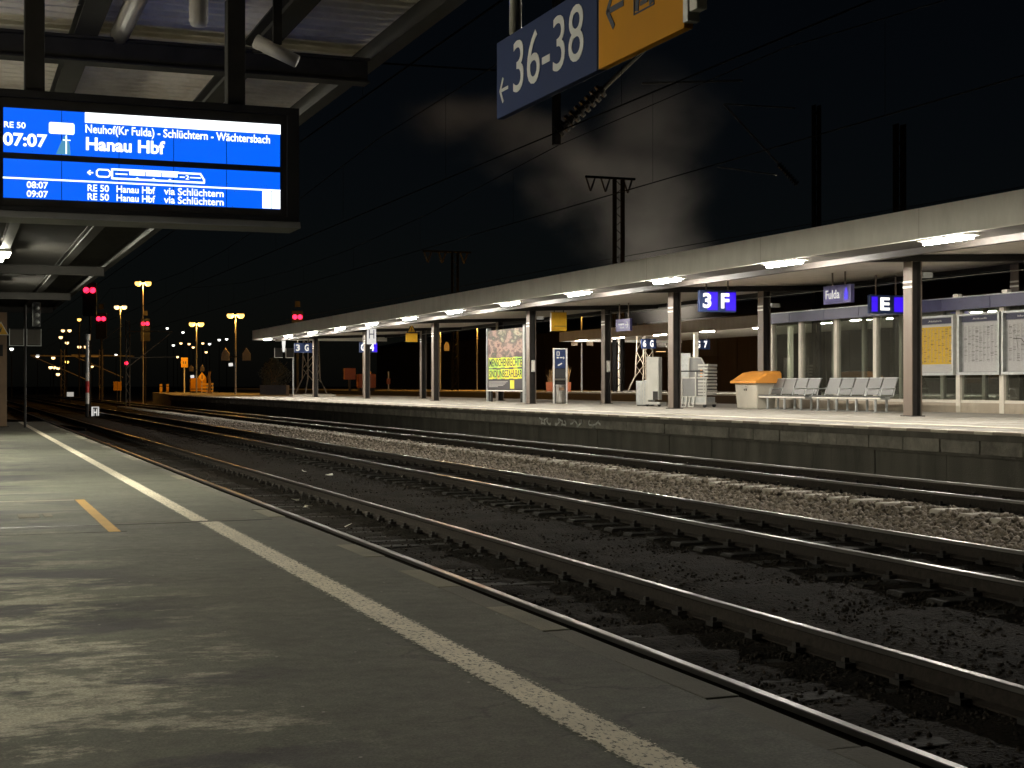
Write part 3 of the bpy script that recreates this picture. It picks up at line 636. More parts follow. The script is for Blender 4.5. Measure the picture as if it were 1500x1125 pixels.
# ---- the roof over this platform
orf = thing('platform_roof', 'dark weathered corrugated roof over the foreground platform', 'roof')
prof = []; y = -9.0; P = .19
while y < 57:
    prof += [(y, 4.33), (y + P * .30, 4.33), (y + P * .42, 4.375), (y + P * .88, 4.375)]; y += P
def sheet(pr, name, m):
    vs = []; fs = []
    for (yy, z) in pr: vs += [(-8, yy, z + .06), (3.33, yy, z)]
    for i in range(len(pr) - 1): fs.append((2 * i, 2 * i + 1, 2 * i + 3, 2 * i + 2))
    return MB()._add(vs, fs).build(name, m, orf)
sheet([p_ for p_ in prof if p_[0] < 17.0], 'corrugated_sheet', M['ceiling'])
sheet([p_ for p_ in prof if p_[0] >= 17.0], 'shade_toned_corrugated_sheet', M['shaded_sheet'])
MB().box(-8, 3.33, -9, 57, 4.47, 4.52).build('roof_deck', M['dark'], orf)
for x in (-5.5, -3.6, -.9, .97, 2.36):
    MB().box(x - .09, x + .09, -9, 57, 4.315, 4.33).box(x - .012, x + .012, -9, 57, 4.20, 4.315).box(x - .09, x + .09, -9, 57, 4.185, 4.20).build('purlin', M['dark'], orf)
MB().prism_y([(3.27, 4.17), (3.40, 4.17), (3.42, 4.42), (3.40, 4.42), (3.385, 4.19), (3.285, 4.19), (3.285, 4.33), (3.27, 4.33)], -9, 57).build('gutter', M['dark'], orf)
for D in (-8.5, 1.5, 12.0, 24.0, 35.2, 45.6, 53.9):
    MB().box(-8, 3.26, D - .012, D + .012, 3.99, 4.16).box(-8, 3.26, D - .09, D + .09, 4.16, 4.18).box(-8, 3.26, D - .09, D + .09, 3.975, 3.99).build('cross_beam', M['dark'], orf)
# flakes of peeling paint hanging off the sheets
fl = MB()
for i in range(85):
    x = random.uniform(.2, 3.2); y = random.uniform(7, 13) if i < 60 else random.uniform(13, 25)
    sz = random.uniform(.015, .05); a = random.uniform(0, 6.28)
    z = 4.322 - random.uniform(0, .01)
    fl._add([(x + sz * math.cos(a + k * 1.57) * random.uniform(.5, 1.2), y + sz * math.sin(a + k * 1.57) * random.uniform(.5, 1.2), z - random.uniform(0, .025)) for k in range(4)], [(0, 1, 2, 3)])
tag(fl.build('peeling_flake', M['flake'], orf), kind='stuff')
MB().tube([(1.23, 9.0, 4.22), (1.23, 12.0, 4.22)], .075, 14).build('drain_pipe', M['pipe'], orf, smooth=True)
MB().lathe([(.02, 0), (.05, .01), (.065, .04), (.068, .46)], (1.56, 10.11, 3.88), 14).build('drop_pipe', M['pipe'], orf, smooth=True)
for D in (1.5, 12.0, 22.5, 33.0, 43.5):
    t = thing('roof_column', 'brown column of this platform standing left of view, at metre %d' % D, 'column', (-2.4, D, 0), 0, 'columns of the foreground canopy')
    box('shaft', M['column_own'], t, -.14, .14, -.14, .14, 0, 3.97, .01)
t = thing('roof_column', 'orange-brown column at the left edge with yellow warning triangle', 'column', (1.575, 53.9, 0))
box('shaft', M['column_own'], t, -.15, .15, -.15, .15, .02, 3.97, .012)
box('base_plate', M['dark'], t, -.22, .22, -.22, .22, 0, .02, .005)
box('cable_box', M['dark'], t, -.10, .02, -.20, -.151, 2.45, 2.85, .01)
for k, y in enumerate((21.8, 31.9, 42.1)):
    ceiling_lamp('strip_lamp', ['lit strip lamp above this platform hidden behind the departure board', 'lit strip lamp above this platform at the left edge', 'lit strip lamp above this platform far left beyond view', 'lit strip lamp above this platform behind the photographer'][k], 'ceiling lamp', (.9, y, 4.10), M['tube_own'], 'strip lamps of the foreground canopy', deep=.065)
for k, y in enumerate((13.5, 21.5, 30.0, 9.0)):  # added lamps out of view, brightening floor, roof sheets and sign
    ceiling_lamp('strip_lamp', 'added unseen strip lamp left of view above this platform, %s from the camera' % ordw[k], 'ceiling lamp', (-4.5, y, 3.15 if k < 3 else 2.85), M['tube_added' if k < 3 else 'tube_added_near'], 'strip lamps of the foreground canopy', drop=.95 if k < 3 else 1.25, deep=.07)

# ================================================================== OBJECTS ON THIS PLATFORM
# ---- departure board
bd = thing('departure_board', 'large hanging blue departure board showing 07:07 Hanau Hbf', 'departure board', (1.25, 10.3, 2.555))
X0, X1, Z1 = .17 - 1.25, 2.292 - 1.25, .85
MB().box(X0, X1, .0, .30, .05, Z1).build('cabinet', M['black'], bd, bevel=.01)
MB().prism_x([(-.04, .0), (.34, .0), (.34, .047), (-.012, .047)], X0 - .01, X1 + .01).build('bottom_trim', M['trim'], bd)
MB().box(X0, X1, -.030, -.002, .80, Z1).box(X0, X1, -.030, -.002, .0475, .075).box(X0, X0 + .06, -.030, -.002, .075, .80).box(X1 - .085, X1, -.030, -.002, .075, .80).build('bezel', M['black'], bd)
def bx(x): return x - 1.25
def bz(z): return z - 2.555
sc = MB().box(bx(.245), bx(2.205), -.012, -.002, .08, .795).build('screen_surround', M['dark'], bd)
cols = [.305, .678, 1.052, 1.418, 1.78, 2.16]
for zb, zt in ((2.987, 3.283), (2.685, 2.945)):
    for a, c in zip(cols[:-1], cols[1:]):
        MB().box(bx(a) + .0025, bx(c) - .0025, -.016, -.0125, bz(zb), bz(zt)).build('display_tile', M['blue'], bd)
for zb, zt in ((2.987, 3.283), (2.685, 2.945)):
    for a, c in zip(cols[:-1], cols[1:]):
        MB().box(bx(a) + .0025, bx(c) - .0025, .302, .308, bz(zb), bz(zt)).build('rear_display_tile', M['blue'], bd)
MB().box(bx(.305), bx(1.65), .309, .312, bz(3.214), bz(3.283)).box(bx(.305), bx(.45), .309, .312, bz(2.688), bz(2.808)).build('rear_notice_bar', M['screen_white'], bd)
W_ = M['screen_white']; yy = -.0165
def dtext(s, x0, x1, z0, z1, bold=0.0, m=None): return text('lettering', s, m or W_, bd, bx(x0), bx(x1), bz(z0), bz(z1), yy, .002, bold)
dtext('RE 50', .312, .447, 3.150, 3.190, .012); dtext('07:07', .306, .585, 3.030, 3.118, .03)
dtext('Neuhof(Kr Fulda) - Schlüchtern - Wächtersbach', .832, 2.085, 3.128, 3.203, .012)
dtext('Hanau Hbf', .835, 1.358, 3.028, 3.118, .028)
dtext('08:07', .455, .590, 2.755, 2.800, .015); dtext('09:07', .455, .590, 2.695, 2.740, .015)
for z in (2.752, 2.693):
    dtext('RE 50', .846, .985, z, z + .046, .012); dtext('Hanau Hbf', 1.036, 1.292, z, z + .048, .012); dtext('via Schlüchtern', 1.352, 1.760, z, z + .050, .012)
MB().box(bx(.828), bx(2.16), yy - .003, yy, bz(3.214), bz(3.283)).build('notice_bar', W_, bd)
MB().box(bx(.305), bx(2.16), yy - .003, yy, bz(2.812), bz(2.822)).build('divider_line', W_, bd)
for a, c in ((2.032, 2.093), (2.098, 2.158)): MB().box(bx(a), bx(c), yy - .003, yy, bz(2.688), bz(2.808)).build('platform_block', W_, bd)
q = [(.596, 3.135), (.604, 3.127), (.752, 3.127), (.760, 3.135), (.760, 3.195), (.752, 3.203), (.604, 3.203), (.596, 3.195)]
MB().plate([(bx(a), bz(c)) for a, c in q], yy - .003, yy).build('sector_plate', W_, bd)
dtext('H', .608, .622, 3.165, 3.180, 0, M['ink_mid']).location.y = -.004; dtext('H', .688, .702, 3.165, 3.180, 0, M['ink_mid']).location.y = -.004
MB().box(bx(.703), bx(.711), yy - .003, yy, bz(2.995), bz(3.120)).box(bx(.685), bx(.735), yy - .003, yy, bz(3.085), bz(3.091)).build('stray_pixel_line', M['screen_white'], bd)
MB().plate([(bx(.640), bz(2.99)), (bx(.735), bz(2.99)), (bx(.730), bz(3.06)), (bx(.712), bz(3.115)), (bx(.692), bz(3.115)), (bx(.668), bz(3.06))], yy - .0015, yy).build('stray_pixel_patch', M['screen_dim'], bd)
# train pictogram: arrow, locomotive outline, five coaches
p = MB(); zc = 2.878
p.stroke([(bx(.880), bz(zc)), (bx(.846), bz(zc))], .008, yy - .003, yy); p.stroke([(bx(.862), bz(zc + .014)), (bx(.846), bz(zc)), (bx(.862), bz(zc - .014))], .008, yy - .003, yy)
p.stroke([(bx(a), bz(c)) for a, c in ((.905, zc + .012), (.918, zc + .024), (.978, zc + .024), (.992, zc + .012), (.992, zc - .012), (.978, zc - .024), (.918, zc - .024), (.905, zc - .012), (.905, zc + .012))], .010, yy - .003, yy)
p.stroke([(bx(a), bz(c)) for a, c in ((1.006, zc + .030), (1.006, zc - .032), (1.625, zc - .032), (1.625, zc - .012), (1.600, zc + .028), (1.450, zc + .028))], .012, yy - .003, yy)
p.stroke([(bx(1.006), bz(zc + .030)), (bx(1.450), bz(zc + .030))], .012, yy - .003, yy)
for a in (1.120, 1.230, 1.340): p.box(bx(a), bx(a + .103), yy - .003, yy, bz(zc - .004), bz(zc + .034)); p.plate([(bx(a + .035), bz(zc - .028)), (bx(a + .068), bz(zc - .028)), (bx(a + .052), bz(zc - .016))], yy - .003, yy)
p.stroke([(bx(1.03), bz(zc)), (bx(1.105), bz(zc))], .008, yy - .003, yy); p.stroke([(bx(1.46), bz(zc)), (bx(1.49), bz(zc))], .007, yy - .003, yy); p.stroke([(bx(1.53), bz(zc)), (bx(1.60), bz(zc))], .007, yy - .003, yy)
p.build('train_pictogram', W_, bd)
dtext('2', 1.498, 1.522, zc - .014, zc + .014, .01)
MB().box(bx(.445), bx(.575), .08, .21, Z1, 1.62).build('hanger', M['dark'], bd, bevel=.006); MB().box(bx(1.805), bx(1.93), .08, .21, Z1, 1.62).build('hanger', M['dark'], bd, bevel=.006)

# ---- direction sign 36-38, parallel to the track (local x runs towards -y)
sg = thing('direction_sign', 'hanging blue and yellow sign reading 36-38 with left arrows', 'sign', (2.3, 6.24, 2.645), R(-90))
SL = 1.86; sp = 1.12; SH = .345
MB().box(0, sp - .012, 0, .035, 0, SH).build('blue_panel', M['sign_blue'], sg, bevel=.004)
MB().box(sp + .004, SL - .035, 0, .035, .0, SH).build('yellow_panel', M['sign_yellow'], sg, bevel=.004)
MB().box(sp - .011, sp + .003, .004, .032, .0, SH - .002).build('joint_profile', M['dark'], sg)
MB().box(SL - .034, SL, -.006, .042, .015, SH + .01).build('end_profile', M['galv'], sg, bevel=.004)
MB().box(SL + .002, SL + .055, .0, .04, .045, SH + .25).build('end_bracket', M['white'], sg, bevel=.004)
text('lettering', '36-38', M['sign_white'], sg, .215, .985, .075, .300, -.0005, .002, .0)
a = MB(); a.stroke([(.055, .118), (.145, .118)], .014, -.003, -.0005); a.stroke([(.085, .168), (.05, .118), (.085, .066)], .014, -.003, -.0005); a.build('arrow', M['sign_white'], sg)
a = MB(); a.stroke([(1.235, .2), (1.345, .2)], .022, -.003, -.0005); a.stroke([(1.262, .268), (1.208, .2), (1.262, .134)], .022, -.003, -.0005); a.build('arrow', M['sign_black'], sg)
a = MB(); z0, z1, xa, xb = .135, .335, 1.44, 1.60
for e in ([(xa, z0), (xb, z0)], [(xb, z0), (xb, z1)], [(xb, z1), (xa, z1)], [(xa, z1), (xa, z0)]): a.stroke(e, .006, -.003, -.0005)
a.stroke([(1.462, .15), (1.492, .32)], .030, -.003, -.0005); a.stroke([(1.578, .15), (1.550, .32)], .030, -.003, -.0005); a.stroke([(1.462, .29), (1.578, .29)], .05, -.003, -.0005)
a.stroke([(1.495, .162), (1.545, .162)], .016, -.003, -.0005); a.stroke([(1.50, .18), (1.545, .23)], .016, -.003, -.0005)
a.build('stairs_pictogram', M['sign_black'], sg)
MB().tube([(.19, .018, SH), (.19, .018, 1.68)], .027, 14).build('hanger_pipe', M['steel'], sg, smooth=True)
MB().tube([(1.62, .018, SH), (1.62, .018, 1.68)], .027, 14).build('hanger_pipe', M['steel'], sg, smooth=True)

# ---- loudspeaker bracket at the roof, warning triangle on the brown column, drivers' monitors
t = thing('loudspeaker', 'small grey tubular loudspeaker hanging under the roof by the board', 'loudspeaker', (2.12, 10.2, 3.78))
MB().tube([(-.14, .06, .075), (.13, -.05, -.07)], .052, 14, .045).build('horn', M['pipe'], t, smooth=True)
MB().box(-.03, .03, -.015, .015, .05, .54).build('bracket', M['dark'], t)
MB().tube([(-.155, .065, .0), (-.10, .05, .0), (-.075, .04, .03)], .012, 6).build('cable', M['black'], t)
t = thing('warning_sign', 'yellow triangular electricity warning sign on the left brown column', 'sign', (1.575, 53.73, 3.18))
MB().plate([(-.30, 0), (.21, 0), (-.045, .47)], -.012, 0).build('plate', M['white'], t)
MB().plate([(-.262, .022), (.172, .022), (-.045, .425)], -.017, -.013).build('yellow_field', M['yellow'], t)
MB().plate([(-.07, .10), (-.045, .10), (-.03, .2), (-.01, .2), (-.05, .32), (-.06, .21), (-.08, .21)], -.021, -.018).build('flash_symbol', M['sign_black'], t)
t = thing('monitor_mast', 'two square drivers monitors on a dark mast at platform end', 'monitor', (2.28, 52.6, 0))
MB().tube([(.0, .1, 0), (0, .1, 4.2)], .045, 10).build('mast', M['dark'], t)
for xa in (-.52, .04):
    f = MB().box(xa, xa + .48, -.08, .06, 2.78, 3.36).build('monitor', M['dark'], t, bevel=.01)
    MB().box(xa, xa + .02, -.10, -.081, 2.78, 3.36).box(xa + .02, xa + .48, -.10, -.081, 2.78, 2.80).box(xa + .46, xa + .48, -.10, -.081, 2.80, 3.36).build('frame', M['galv'], f)
    MB().box(xa + .03, xa + .45, -.086, -.081, 2.83, 3.33).build('screen', M['wall_panel'], f)
t = thing('repeater_signal', 'unlit three-lens repeater signal above the drivers monitors', 'signal', (2.52, 50.3, 3.37))
MB().box(-.11, .13, 0, .12, 0, .78).build('housing', M['black'], t, bevel=.01)
for z in (.14, .37, .6): MB().tube([(.03, -.16, z - .02), (.03, 0, z)], .07, 12).build('visor', M['galv'], t, smooth=True)
MB().box(-.115, -.10, -.03, 0, 0, .75).build('side_trim', M['galv'], t)
MB().tube([(.0, .06, .78), (.0, .06, .80)], .03, 8).build('bracket', M['dark'], t)

# ================================================================== OBJECTS ON THE FAR PLATFORM
def lit_sign(label, x, d, z, chars, w=1.15, h=.62, halves=(True, True), dim=False, cat='platform sign', pole=.5, mirror=False, white_half=None):
    t = thing('platform_sign', label, cat, (x, d, z))
    MB().box(-w / 2, w / 2, 0, .16, -h / 2, h / 2).build('housing', M['sign_blue'], t, bevel=.01)
    n = len(chars)
    for i, ch in enumerate(chars):
        a = -w / 2 + w * i / n; c = a + w / n; m = (c - a)
        if n == 1: MB().box(a + .03, a + m * .2, -.012, -.001, -h / 2 + .05, h / 2 - .06).box(a + m * .7, c - .03, -.012, -.001, -h / 2 + .05, h / 2 - .06).build('lit_field', M['lit_blue'], t)
        elif halves[i]: MB().box(a + m * .40, c - m * .04, -.012, -.001, -h / 2 + .05, h / 2 - .06).build('lit_field', M['lit_blue'], t, bevel=.0)
        text('lettering', ch, M['lit_white'] if not dim else M['lit_white_soft'], t, a + m * (.14 if n > 1 else .28), a + m * (.60 if n > 1 else .56), -h * .33, h * .36, -.013, .003, .035)
    for s_ in (-.3, .3): MB().tube([(s_ * w, .08, h / 2), (s_ * w, .08, h / 2 + pole)], .025, 8).build('hanger', M['column'], t)
    return t
lit_sign('blue lit sign 3 F hanging left of the waiting shelter', 20.94, 38.04, 3.91, '3F', 1.2, .64)
lit_sign('blue lit sign 3 G hanging at the far end of the roof', 20.05, 88.67, 3.74, '3G', 1.1, .60, (False, False), True, pole=.55)
lit_sign('blue lit sign G 4 hanging under the white H board', 22.2, 81.43, 3.61, 'G4', 1.05, .60, (False, True), pole=.75)
lit_sign('blue lit sign with letter E half hidden by the front column', 24.32, 34.5, 3.70, 'E', 1.1, .52, (True,), pole=.55)
lit_sign('small lit sign 6 G on the third platform', 46.5, 94.65, 4.42, '6G', 1.15, .72, (False, False), pole=.6)
lit_sign('small lit sign G 7 on the third platform further right', 50.1, 93.27, 4.36, 'G7', 1.15, .72, (False, False), pole=.6)
# station name board, parallel to the track
t = thing('station_name_sign', 'lilac station name sign reading Fulda above the metal seats', 'sign', (22.6, 35.06, 3.68), R(-90))
MB().box(0, 1.33, 0, .12, 0, .50).build('panel', M['sign_lilac'], t, bevel=.008)
text('lettering', 'Fulda', M['lit_white_soft'], t, .12, .80, .14, .38, -.001, .003, .01)
MB().plate([(1.02, .08), (1.20, .08), (1.21, .28), (1.12, .44), (1.03, .28)], -.004, -.001).build('lit_field', M['lit_blue'], t)
for x in (.36, .98): MB().tube([(x, .06, .50), (x, .06, .86)], .025, 8).build('hanger', M['column'], t)
t = thing('direction_sign', 'small blue sign with white right arrow hanging on two poles', 'sign', (22.6, 48.75, 3.40), R(-90))
MB().box(0, 1.2, 0, .10, 0, .44).build('panel', M['sign_lilac'], t, bevel=.006)
text('lettering', 'Ausgang', M['lit_white_soft'], t, .22, .72, .21, .30, -.001, .002, .03); text('lettering', 'Stadt', M['lit_white_soft'], t, .40, .72, .10, .16, -.001, .002, .02)
a = MB(); a.stroke([(.80, .22), (1.05, .22)], .035, -.004, -.001); a.stroke([(.95, .33), (1.06, .22), (.95, .11)], .035, -.004, -.001); a.build('arrow', M['lit_white_soft'], t)
for x in (.22, .98): MB().tube([(x, .05, .44), (x, .05, 1.0)], .026, 8).build('hanger', M['column'], t)
# H stop board
t = thing('stop_board', 'white stop board with black H hanging above the G 4 sign', 'sign', (21.05, 76.6, 3.66))
MB().box(-.25, .25, 0, .05, 0, .84).build('plate', M['lit_white_soft'], t, bevel=.006)  # stop board plate made to glow so that it reads bright
text('lettering', 'H', M['sign_black'], t, -.15, .15, .30, .78, -.001, .003, .0)
text('lettering', 'VORN', M['ink_mid'], t, -.14, .14, .10, .2, -.001, .003, .0)
MB().tube([(0, .03, .84), (0, .03, .87)], .025, 8).build('hanger', M['dark'], t)
# warning triangle with yellow plate, yellow notice box
t = thing('warning_sign', 'yellow triangle and yellow plate hanging left of the billboard', 'sign', (22.46, 73.84, 3.72))
MB().box(-.32, .32, 0, .03, .0, .46).build('plate', M['yellow'], t, bevel=.004)
MB().plate([(-.28, .47), (.28, .47), (0, .98)], 0, .03).build('triangle', M['sign_black'], t)
MB().plate([(-.20, .515), (.20, .515), (0, .88)], -.004, -.001).build('yellow_field', M['yellow'], t)
a = MB(); a.stroke([(-.03, .56), (.03, .64), (-.02, .66), (.02, .76)], .03, -.009, -.005); a.build('flash_symbol', M['sign_black'], t)
MB().box(-.012, .012, .012, .03, .0, 1.05).build('hanger', M['dark'], t, loc=(0, .02, 0))
t = thing('notice_box', 'square yellow notice box hanging above the steel help point', 'sign', (22.38, 53.54, 3.59))
MB().box(-.33, .31, 0, .14, 0, .74).build('panel', M['yellow'], t, bevel=.012)
MB().box(-.22, .27, -.004, -.001, .18, .20).build('printed_line', M['print'], t)
MB().box(-.355, -.331, .02, .12, -.02, .70).build('edge_trim', M['white'], t)
for x in (-.2, .2): MB().tube([(x, .07, .74), (x, .07, .83)], .02, 8).build('hanger', M['dark'], t)
# security cameras and speaker boxes on columns
def security_camera(label, x, d, z):
    t = thing('security_camera', label, 'camera', (x, d, z), 0, 'security cameras on the columns')
    MB().box(.0, .07, -.02, .02, -.02, .02).build('arm', M['dark'], t)
    MB().cbox((.20, -.06, .05), (.26, .14, .13)).build('housing', M['galv'], t, bevel=.012)
    MB().tube([(.30, -.06, .05), (.37, -.09, .03)], .05, 10).build('lens_hood', M['black'], t, smooth=True)
security_camera('grey security camera on the front column beside the showcases', 21.14, 28.8, 3.98)
security_camera('grey security camera on the column by the billboard', 21.14, 53.1, 4.02)
security_camera('grey security camera behind the lit 3 F sign', 24.34 - .25, 40.5, 3.92)
t = thing('cable_run', 'thin pale cable strung between the rear columns', 'cable')
MB().tube([(24.03, 20, H0 + 2.80), (24.03, 28.8, H0 + 2.78), (24.03, 41, H0 + 2.80), (24.03, 53, H0 + 2.79), (24.03, 77, H0 + 2.8)], .012, 6).build('cable', M['wire_pale'], t)

# ---- waiting shelter
SX = 25.2; SZ0 = FZ; ST = H0 + 2.0
sh = thing('waiting_shelter', 'glazed waiting shelter with blue-grey eaves behind the metal seats', 'shelter', (SX, 34, FZ))
def sy(d): return d - 34
posts = [42.1, 40.35, 38.35, 36.3, 34.4, 32.5, 30.75, 29.0, 27.2]
for d in posts:
    MB().box(-.06, .06, sy(d) - .085, sy(d) + .085, 0, ST - FZ + .239).box(.06, .12, sy(d) - .04, sy(d) + .04, 0, ST - FZ + .239).build('post', M['post'], sh, bevel=.008)
    MB().box(2.30, 2.42, sy(d) - .07, sy(d) + .07, 0, ST - FZ + .239).build('post', M['post'], sh, bevel=.008)
for a, c in zip(posts[:-1], posts[1:]):
    MB().box(.02, .032, sy(c) + .086, sy(a) - .086, .34, ST - FZ + .20).build('glass_pane', M['glass'], sh)
    MB().box(2.35, 2.362, sy(c) + .071, sy(a) - .071, .34, ST - FZ + .20).build('glass_pane', M['glass'], sh)
    MB().box(-.045, .05, sy(c) + .086, sy(a) - .086, 0, .26).build('sill', M['sill'], sh, bevel=.006)
    MB().box(-.03, .05, sy(c) + .086, sy(a) - .086, .262, .335).build('transom', M['post'], sh, bevel=.005)
    MB().box(2.3, 2.4, sy(c) + .071, sy(a) - .071, 0, .335).build('sill', M['sill'], sh)
MB().box(.03, 2.38, sy(42.1) - .012, sy(42.1) + .0, .3, ST - FZ + .20).build('glass_pane', M['glass'], sh)
MB().box(-.1, 2.6, sy(42.5), sy(26.6), ST - FZ + .301, ST - FZ + .38).build('roof', M['dark'], sh)
MB().box(-.05, 2.5, sy(42.3), sy(26.8), ST - FZ + .24, ST - FZ + .30).build('ceiling', M['soffit'], sh)
for a, c in zip([42.4, 40.6, 38.6, 36.75, 34.85, 32.9, 30.9, 28.9], [40.6, 38.6, 36.75, 34.85, 32.9, 30.9, 28.9, 26.7]):
    MB().box(-.30, -.20, sy(c) + .008, sy(a) - .008, ST - FZ - .0, ST - FZ + .32).build('eave_panel', M['eave'], sh, bevel=.012)
    MB().box(-.20, -.08, sy(c) + .05, sy(c) + .12, ST - FZ + .06, ST - FZ + .28).build('eave_bracket', M['dark'], sh)
MB().box(-.31, -.19, sy(42.4), sy(26.7), ST - FZ + .322, ST - FZ + .345).build('eave_cap', M['galv'], sh)
for d in (34.45, 32.3, 30.35, 28.4): MB().box(-.30, -.16, sy(d) - .1, sy(d) + .1, ST - FZ + .346, ST - FZ + .43).build('clamp_plate', M['white'], sh, bevel=.006)
# bench, ledge inside so that the panes show something
MB().box(1.6, 2.1, sy(33), sy(27.5), .42, .47).build('inner_bench', M['post'], sh)

# ---- poster showcases on the shelter wall
def showcase(label, d0, d1, sheet, header):
    t = thing('poster_showcase', label, 'showcase', (SX - .065, d1, FZ), R(-90), 'timetable showcases on the shelter')
    w = d1 - d0; z0, z1 = 1.0, 2.62
    MB().box(0, w, 0, .03, z0, z1).build('back_panel', M['galv'], t)
    MB().box(0, .07, -.11, -.001, z0, z1).box(w - .07, w, -.11, -.001, z0, z1).box(.07, w - .07, -.11, -.001, z1 - .05, z1).box(.07, w - .07, -.11, -.001, z0, z0 + .07).build('frame', M['galv'], t)
    MB().box(.08, w - .08, -.03, -.002, z1 - .22, z1 - .06).build('header_strip', M['eave'], t)
    text('lettering', header, M['sign_white'], t, w * .32, w * .66, z1 - .165, z1 - .115, -.031, .002, .0)
    x0, x1 = .16, w - .10
    pw = MB().box(x0, x1, -.016, -.002, z0 + .09, z1 - .24).build('sheet', M['poster_w'], t)
    pr = MB(); pt = MB()
    if sheet == 'yellow':
        MB().box(x0 + .01, x1 - .005, -.020, -.0165, z0 + .30, z1 - .30).build('yellow_sheet', M['poster_y'], t)
    zt, zb = z1 - .34, z0 + .34
    ncol = 9; rng = random.Random(int(d0 * 10))
    for c in range(ncol):
        xa = x0 + .03 + (x1 - x0 - .06) * c / ncol; cw = (x1 - x0 - .06) / ncol
        z = zt
        while z > zb:
            if rng.random() < .14: pr.box(xa, xa + cw * .75, -.0235, -.0205, z - .012, z)
            else: pt.box(xa, xa + cw * rng.uniform(.3, .8), -.0235, -.0205, z - .007, z)
            z -= .022
    tag(pr.build('printed_heading', M['print'], t), kind='stuff'); tag(pt.build('printed_times', M['ink_mid'], t), kind='stuff')
    if sheet == 'plan':
        a = MB(); a.stroke([(x0 + .2, z1 - .7), (x0 + .5, z1 - .72), (x0 + .7, z1 - .9)], .02, -.0255, -.0236); a.stroke([(x0 + .3, z1 - .62), (x0 + .38, z1 - .95)], .012, -.0255, -.0236); a.build('printed_plan', M['print'], t)
    MB().box(.071, w - .071, -.106, -.102, z0 + .071, z1 - .051).build('glass_pane', M['case_glass'], t)
    return t
showcase('showcase with yellow departures timetable beside the front column', 32.55, 34.28, 'yellow', 'Abfahrt')
showcase('showcase with white arrivals timetable, middle of the three', 30.70, 32.38, 'white', 'Ankunft')
showcase('showcase with white sheet cut off by the right edge', 28.95, 30.62, 'plan', 'Information')

# ---- metal seats: a bench of five perforated seats
def bench(label, d_start):
    t = thing('seat_row', label, 'bench', (23.25, d_start, FZ), 0, 'metal seat rows in front of the shelter')
    for i in range(5):
        y = -.33 - i * .66
        MB()._add([], []).build
        s1 = MB(); s1.prism_y([(-.28, .40), (-.30, .43), (-.27, .445), (.14, .42), (.17, .43), (.17, .405), (.14, .395), (-.25, .42)], y - .30, y + .30)
        s1.build('seat', M['mesh_metal'], t)
        s2 = MB(); s2.prism_y([(.15, .47), (.17, .46), (.34, .90), (.36, .92), (.33, .93), (.31, .91)], y - .30, y + .30); s2.build('backrest', M['mesh_metal'], t)
        MB().box(.31, .365, y - .305, y + .305, .915, .94).build('top_rail', M['galv'], t, bevel=.006)
    for i in range(6):
        y = -i * .66
        MB().tube([(-.10, y, .40), (.16, y, .43), (.22, y, .66)], .018, 8).build('side_arm', M['galv'], t)
        if i in (0, 2, 4, 5): MB().tube([(-.26, y, .43), (-.20, y, .62), (.20, y, .64)], .016, 8).build('armrest', M['galv'], t)
    MB().box(-.06, .02, -3.35, .05, .34, .395).build('beam', M['galv'], t, bevel=.006)
    MB().box(-.27, -.24, -3.3, .0, .355, .395).build('front_rail', M['white'], t)
    for y in (-.25, -1.2, -2.15, -3.05):
        MB().box(-.25, -.20, y - .025, y + .025, .02, .355).build('leg', M['galv'], t, bevel=.004)
        MB().box(.10, .15, y - .025, y + .025, .02, .38).build('leg', M['galv'], t, bevel=.004)
        MB().box(-.29, .2, y - .04, y + .04, 0, .02).build('foot_plate', M['galv'], t)
    return t
b1 = bench('row of five perforated metal seats nearest the orange grit bin', 39.95)
dup(b1, (23.25, 36.25, FZ), 0, 'row of five perforated metal seats partly behind the front column')

# ---- grit bin
t = thing('grit_bin', 'beige grit bin with large orange lid', 'grit bin', (23.25, 39.85, FZ))
MB()._add([(-.32, -.60, 0), (.32, -.60, 0), (.32, .60, 0), (-.32, .60, 0), (-.36, -.68, .80), (.36, -.68, .80), (.36, .68, .80), (-.36, .68, .80)],
          [(3, 2, 1, 0), (4, 5, 6, 7), (0, 1, 5, 4), (1, 2, 6, 5), (2, 3, 7, 6), (3, 0, 4, 7)]).build('body', M['bin_body'], t, bevel=.04)
lid = MB()
for (x0, y0, z0), (x1, y1, z1) in []: pass
prof = [(-.46, .79), (-.47, .86), (-.30, .97), (-.05, 1.12), (.25, 1.17), (.44, 1.16), (.47, .79)]
ring = []
lv = []; lf = []
for y, k in ((-.78, .82), (-.70, 1.0), (.70, 1.0), (.78, .82)):
    for x, z in prof: lv.append((x, y, .79 + (z - .79) * k))
n = len(prof)
for j in range(3):
    for i in range(n): lf.append((j * n + i, j * n + (i + 1) % n, (j + 1) * n + (i + 1) % n, (j + 1) * n + i))
lf += [tuple(range(n)), tuple(range(4 * n - 1, 3 * n - 1, -1))]
MB()._add(lv, lf).build('lid', M['orange'], t, bevel=.015)
MB().box(-.375, -.355, -.06, -.03, .56, .62).box(-.375, -.355, .06, .09, .56, .62).build('lock_slot', M['dark'], t)
MB().box(-.39, -.36, -.1, .1, .70, .75).build('grip', M['bin_body'], t, bevel=.006)

# ---- wheelchair lift
t = thing('wheelchair_lift', 'grey mobile wheelchair lift with mesh side panel and castors', 'lift', (22.9, 43.2, FZ), R(-58))
